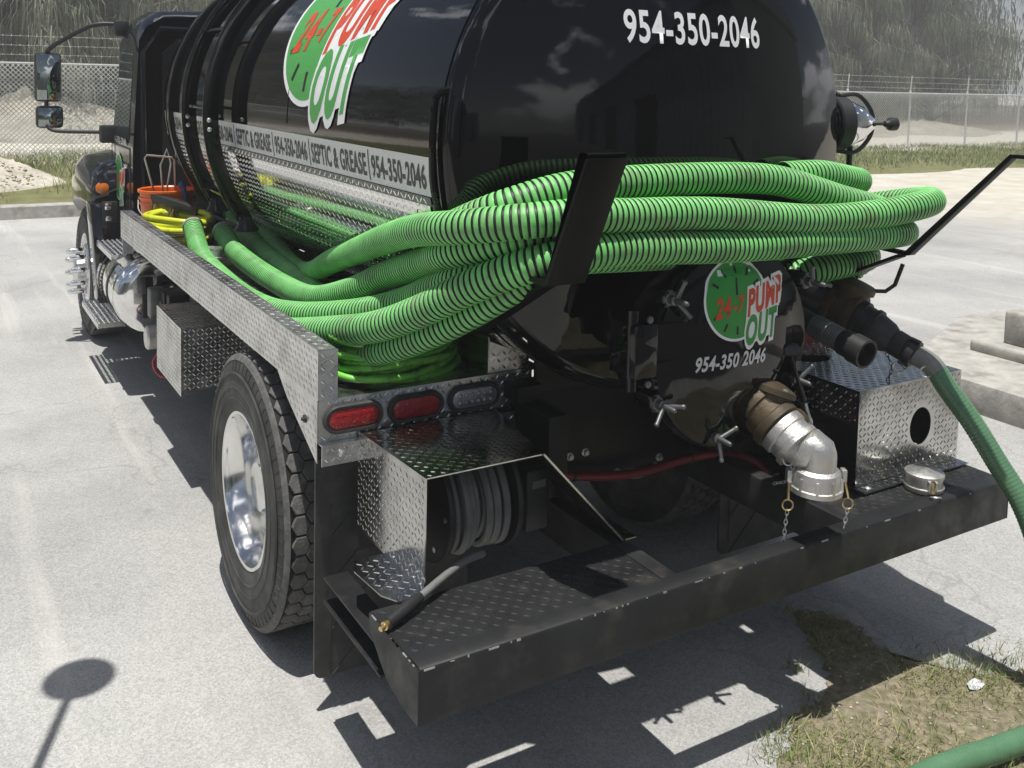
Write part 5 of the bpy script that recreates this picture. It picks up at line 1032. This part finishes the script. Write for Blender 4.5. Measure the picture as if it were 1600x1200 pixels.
# ================================================================== things carried by the truck
def suction_hose(pts, label, start_cuff=True, end_cuff=False, **kw):
    V_, F_, mi, C = ribbed(pts, **kw); r = kw.get('r', .052)
    o = raw('suction_hose', V_, F_, ['hose_green', 'hose_black'], None, mi, smooth=55, label=label, category='hose', group='green suction hoses')
    if start_cuff:
        a = Vector(C[0]); d = (Vector(C[0])-Vector(C[3])).normalized()
        mb = MB(); mb.lathe([(r+.003, -.004), (r+.0055, -.002), (r+.0055, .018), (r+.001, .024), (r-.008, .024), (r-.008, -.004)], a-d*.004, d, 28, cap=False); mb.build('hose_cuff', 'grey_band', o, smooth=40)
        mb = MB(); mb.lathe([(0, 0), (r-.006, 0)], a+d*.004, d, 24, cap=False); mb.build('hose_bore', 'hose_black', o)
    return o
hB = suction_hose([(-.505,3.62,1.235),(-.54,3.40,1.19),(-.60,2.95,1.14),(-.66,2.45,1.145),(-.70,2.15,1.20),(-.755,1.8,1.31),(-.81,1.4,1.425),(-.86,1.0,1.53),(-.905,.65,1.615),(-.90,.42,1.66),(-.79,.26,1.695),(-.62,.195,1.71),(-.45,.185,1.70),(-.13,.185,1.685),(.3,.185,1.65),(.62,.185,1.65),(.90,.195,1.665),(1.055,.27,1.665),(1.13,.43,1.64),(1.13,.75,1.58),(1.07,1.3,1.50),(1.06,2.2,1.4)],
    'nearest upper green hose crossing the tank and bending round its right side')
hA = suction_hose([(-.86,.52,1.64),(-.83,.40,1.69),(-.77,.325,1.73),(-.62,.285,1.775),(-.40,.285,1.79),(-.03,.285,1.785),(.26,.285,1.765),(.55,.285,1.70),(.80,.30,1.645),(.98,.42,1.60),(1.02,.7,1.53),(1.0,1.3,1.45)],
    'topmost green hose lying across the tank behind the rack plate', start_cuff=False)
hL = suction_hose([(-.575,3.98,1.22),(-.60,3.75,1.17),(-.64,3.3,1.14),(-.69,2.8,1.14),(-.745,2.2,1.135),(-.76,1.8,1.13),(-.75,1.5,1.13)],
    'green hose with a dirty cuffed end, third from the rail on the deck')
hC = suction_hose([(-.80,3.36,1.21),(-.81,3.12,1.16),(-.83,2.7,1.135),(-.83,2.2,1.135),(-.845,1.75,1.17),(-.83,1.4,1.265),(-.82,1.08,1.395),(-.845,.72,1.505),(-.86,.48,1.575),(-.74,.31,1.635),(-.5,.293,1.665),(0,.293,1.66),(.4,.295,1.61),(.7,.31,1.57),(.92,.42,1.53),(.98,.7,1.48),(.97,1.3,1.4)],
    'green hose running between the top and front hoses, second from the rail')
hD1 = suction_hose([(-.93,3.50,1.225),(-.955,3.3,1.175),(-1.01,2.85,1.135),(-1.05,2.3,1.13),(-1.03,1.85,1.135),(-.985,1.55,1.16),(-.93,1.3,1.205),(-.875,1.08,1.265),(-.84,.88,1.34),(-.845,.68,1.42),(-.83,.48,1.495),(-.73,.335,1.545),(-.55,.30,1.56),(-.2,.30,1.55)],
    'green hose lying along the inside of the diamond-plate side rail')
hD = suction_hose([(-1.105,1.52,1.13),(-1.085,1.3,1.16),(-1.045,1.05,1.215),(-.99,.8,1.285),(-.93,.6,1.375),(-.865,.42,1.475),(-.775,.28,1.55),(-.66,.20,1.588),(-.47,.185,1.60),(-.12,.185,1.585),(.31,.185,1.575),(.63,.195,1.565),(.88,.25,1.555),(1.0,.40,1.53),(1.03,.8,1.47),(1.03,1.5,1.4)],
    'lowest front green hose rising from the rail corner across the rack', start_cuff=False)
hE = suction_hose([(-.86,1.75,1.125),(-.93,1.3,1.125),(-.965,1.0,1.15),(-.945,.8,1.205),(-.895,.62,1.29),(-.83,.47,1.38),(-.77,.37,1.455),(-.71,.31,1.515)],
    'short green hose tucked under the lowest hose above the coil', start_cuff=False, r=.046)
hG = suction_hose([(1.10,1.3,1.40),(1.12,.9,1.42),(1.08,.62,1.43),(.96,.46,1.43),(.80,.42,1.42),(.62,.44,1.40),(.50,.52,1.36)], 'shaded green hose looping below the others at the right rack', start_cuff=False)
hH = suction_hose([(.96,1.6,1.60),(1.0,1.1,1.66),(1.015,.82,1.69),(.985,.62,1.715),(.90,.475,1.73),(.75,.395,1.75),(.55,.355,1.775),(.35,.35,1.775)], 'green hose bending forward round the right of the tank head', start_cuff=False)
hK = suction_hose([(.93,.45,1.47),(.91,.46,1.41),(.87,.50,1.36),(.82,.54,1.325),(.79,.56,1.31)], 'short green hose dropping from the rack onto the suction valve', start_cuff=False)
# dark green hose connected to the suction valve, hanging to the ground
C0 = v0+ad*.355
pts = [tuple(C0), tuple(C0+ad*.08), (.925,.06,1.015),(.96,-.02,.91),(.985,-.105,.79),(1.005,-.20,.66),(1.03,-.28,.46),(1.055,-.36,.24),(1.05,-.44,.09),(.99,-.49,.048),(.88,-.465,.047),(.76,-.425,.047),(.58,-.40,.047),(.42,-.375,.047),(.20,-.37,.047),(-.1,-.45,.047),(-.5,-.75,.047)]
def smooth_hose(pts, r, pitch, depth, nseg=20):
    C = spline(pts, pitch/3); T, N, B = frames(C); a = np.arange(nseg)*2*PI/nseg; ph = np.arange(len(C))*2*PI/3; rad = r+depth*np.cos(ph)
    Vv = C[:, None]+(N[:, None]*np.cos(a)[None, :, None]+B[:, None]*np.sin(a)[None, :, None])*rad[:, None, None]; k_ = len(C); i, j = np.meshgrid(np.arange(k_-1), np.arange(nseg), indexing='ij'); j2 = (j+1) % nseg
    return Vv.reshape(-1, 3), np.stack([i*nseg+j, i*nseg+j2, (i+1)*nseg+j2, (i+1)*nseg+j], -1).reshape(-1, 4), C
V_, F_, C = smooth_hose(pts, .0375, .013, .0009, 24)
dh = raw('discharge_hose', V_, F_, 'hose_dark_green', smooth=80, label='dark green ribbed hose hanging from the right valve down to the ground', category='hose')
mb = MB(); dd = Vector(C[40])-Vector(C[0]); mb.tube([Vector(C[i]) for i in range(0, 26, 3)], .039, 20, cap=False); mb.build('clear_cuff', 'clear_tube', dh)
ring_pull(C0+ad*.05+Vector((-.03,-.03,-.03)), Fv+Rv*.3, .019, dh, 'galvanised'); ring_pull(C0+ad*.07+Vector((-.0,-.04,-.045)), Fv+Uv*.4, .017, dh, 'galvanised')
# coils
def coil(name, c, rx, ry, turns, tr, zs, mtl, label, cat, seed, rz=0):
    rg = random.Random(seed); pts = []; n = 30; ox = oy = 0
    for t in range(turns):
        tx, ty, tz, sc = rg.uniform(-.022,.022), rg.uniform(-.018,.018), zs[t % len(zs)], rg.uniform(.90, 1.04)
        nx_, ny_, nz_, ns_ = tx, ty, tz, sc
        for i in range(n):
            a = 2*PI*i/n; x = rx*sc*math.cos(a)+tx; y = ry*sc*math.sin(a)+ty; pts.append((c[0]+x*math.cos(rz)-y*math.sin(rz), c[1]+x*math.sin(rz)+y*math.cos(rz), c[2]+tz+.010*math.sin(2*a+t*1.3)))
    P = spline(pts[::3], .02); mb = MB(); mb.tube(P, tr, 8); o = mb.build(name, mtl, smooth=60); o['label'] = label; o['category'] = cat; return o
coil('garden_hose_coil', (-.82, 1.0, 1.085), .235, .155, 13, .0122, [0, .0, .02, .028, .045, .055, .075, .08, .098, .11, .118, .128, .135], 'garden_green', 'coil of bright green garden hose at the rear of the left deck', 'hose coil', 5, .25)
yc = coil('yellow_hose_coil', (-.90, 4.0, 1.09), .17, .28, 11, .0185, [0, .0, .03, .03, .06, .06, .085, .09, .11, .115, .13], 'yellow_hose', 'coil of dirty yellow air hose at the front of the deck', 'hose coil', 8, .12)
mb = MB(); mb.tube([(-.86+.05*math.cos(t)-.02, 3.735+.055*math.cos(t)*.2, 1.155+.085*math.sin(t)) for t in np.linspace(0, 2*PI, 18, endpoint=False)], .006, 6, closed=True); mb.build('white_tie', 'white_plastic', yc)
# bucket
bk = empty('bucket', (-.865, 4.48, .969), label='orange plastic bucket with tools standing behind the cab', category='bucket'); bk.scale = (1.1, 1.1, 1.0)
mb = MB(); mb.lathe([(0, 0), (.128, 0), (.135, .01), (.148, .27), (.156, .272), (.158, .285), (.149, .288), (.150, .305), (.160, .307), (.161, .318), (.151, .32), (.152, .345), (.164, .35), (.165, .365), (.158, .368), (.150, .36), (.130, .02), (0, .015)], (0,0,0), (0,0,1), 44, cap=False); mb.build('shell', 'orange_plastic', bk, smooth=35)
mb = MB(); mb.tube(spline([(-.163, .0, .30), (-.17, -.07, .24), (-.12, -.13, .19), (0, -.165, .16), (.10, -.15, .20), (.163, -.05, .29)], .02), .003, 6); mb.build('bail_handle', 'galvanised', bk)
pf = MB().tube([(-.02, .0, 1.16), (-.14, -.04, 1.60), (-.13, -.05, 1.62), (.03, -.02, 1.60), (.05, 0, 1.58), (.06, .02, 1.38)], .0065, 8).tube([(.0, .04, 1.2), (-.035, .0, 1.55), (.0, -.02, 1.655), (.03, .0, 1.56), (.01, .02, 1.40), (.02, .04, 1.2)], .0065, 8)
o = pf.build('paint_roller_frame', 'galvanised', smooth=40); o.location = (-.87, 4.48, -.06); o['label'] = 'pair of bent wire roller frames sticking out of the orange bucket'; o['category'] = 'wire frame'
mb = MB(); mb.tube([(-.80, 4.32, 1.36), (-.795, 4.29, 1.31), (-.79, 4.28, 1.22)], [.016, .014, .009], 10); mb.lathe([(.020, 0), (.022, .02), (.016, .04), (0, .045)], (-.80, 4.325, 1.355), (-.2,.2,1), 12); o = mb.build('spray_trigger', 'blue_plastic'); o['label'] = 'blue trigger handle hooked over the bucket rim'; o['category'] = 'handle'
# push broom
br = empty('broom', (-.86, 4.2, 1.2), label='push broom with black head and yellow-black handle lying on the hoses', category='broom')
h0, h1 = Vector((-.97, 4.38, 1.30)), Vector((-.76, 4.06, 1.235))
mb = MB(); mb.bar(h0, h1, .06, .05, bev=.01); keep(mb.build('head', 'black_plastic'), br)
mb = MB(); dd = (h1-h0).normalized(); sd = dd.cross(Vector((0,0,1))).normalized()
for i in range(260):
    t = rr.random()*.55; w = rr.uniform(-.026, .026); p = h0.lerp(h1, t)+sd*w-Vector((0,0,.02)); mb.bar(p, p+Vector((rr.uniform(-.02,.02)-.01, rr.uniform(-.02,.02), -.085)), .003, .003)
keep(mb.build('bristles', 'straw_bristle', smooth=0, kind='stuff'), br)
mb = MB(); mb.cyl(h1-dd*.02, h1+dd*.09, .017, 10); keep(mb.build('yellow_ferrule', 'yellow_hose'), br)
mb = MB(); mb.cyl(h1+dd*.08, Vector((-.60, 3.35, 1.17)), .014, 10); keep(mb.build('handle', 'black_plastic'), br)
mb = MB(); mb.cyl(h1+dd*.22, h1+dd*.27, .0155, 10); keep(mb.build('yellow_stripe', 'yellow_hose'), br)
# loose fitting on the deck
mb = MB(); mb.lathe([(.035, 0), (.05, .003), (.052, .05), (.046, .055), (.046, .09), (.05, .095), (.05, .11), (.036, .112), (.034, .01)], (-.93, 3.08, 1.07), (.1, .2, 1), 24, cap=False); o = mb.build('camlock_fitting', 'cast_aluminium', smooth=35); o['label'] = 'grey camlock fitting standing between the two nearest hose ends'; o['category'] = 'pipe fitting'
# dust cap on the step
cpx, cpy = .885, .105
dc = empty('dust_cap', (cpx, cpy, .634), label='round metal camlock dust cap resting on the right bumper step', category='dust cap')
mb = MB(); mb.lathe([(.0, .002), (.068, .002), (.070, .006), (.070, .018), (.064, .020), (.064, .052), (.069, .054), (.069, .064), (.062, .068), (.03, .070), (.02, .074), (0, .075)], (0,0,0), (0,0,1), 36, cap=False); mb.build('body', 'cast_aluminium', dc, smooth=35)
sdv = -Fv.copy(); sdv.z = 0; sdv.normalize()
mb = MB(); u = Vector((-sdv.y, sdv.x, 0))
for s_ in (-1, 1): mb.bar(sdv*.066+u*.012*s_+Vector((0,0,.015)), sdv*.074+u*.012*s_+Vector((0,0,.055)), .008, .014, sdv)
mb.build('cam_ear', 'cast_aluminium', dc); mb = MB(); mb.bar(sdv*.07+Vector((0,0,.05)), sdv*.076+Vector((0,0,.012)), .012, .006, sdv, bev=.001); mb.build('cam_arm', 'brass', dc)
mb = MB(); cc = sdv*.10+Vector((0,0,.010)); mb.tube([cc+(u*math.cos(t)+(sdv*.9+Vector((0,0,.3)))*math.sin(t))*.018 for t in np.linspace(0, 2*PI, 20, endpoint=False)], .0025, 6, closed=True); mb.build('pull_ring', 'galvanised', dc)
# haze over the whole lot
hm = bpy.data.materials.new('haze_air'); hm.use_nodes = True; nt = hm.node_tree; nt.nodes.clear(); vo_ = nt.nodes.new('ShaderNodeVolumePrincipled'); vo_.inputs['Color'].default_value = (.93, .94, .95, 1); vo_.inputs['Density'].default_value = .0042; vo_.inputs['Anisotropy'].default_value = 0.0
ou = nt.nodes.new('ShaderNodeOutputMaterial'); nt.links.new(vo_.outputs['Volume'], ou.inputs['Volume']); MAT['haze_air'] = hm
MB().box((-304, -304, -1), (304, 304, 18)).build('haze', 'haze_air', smooth=0, kind='stuff')
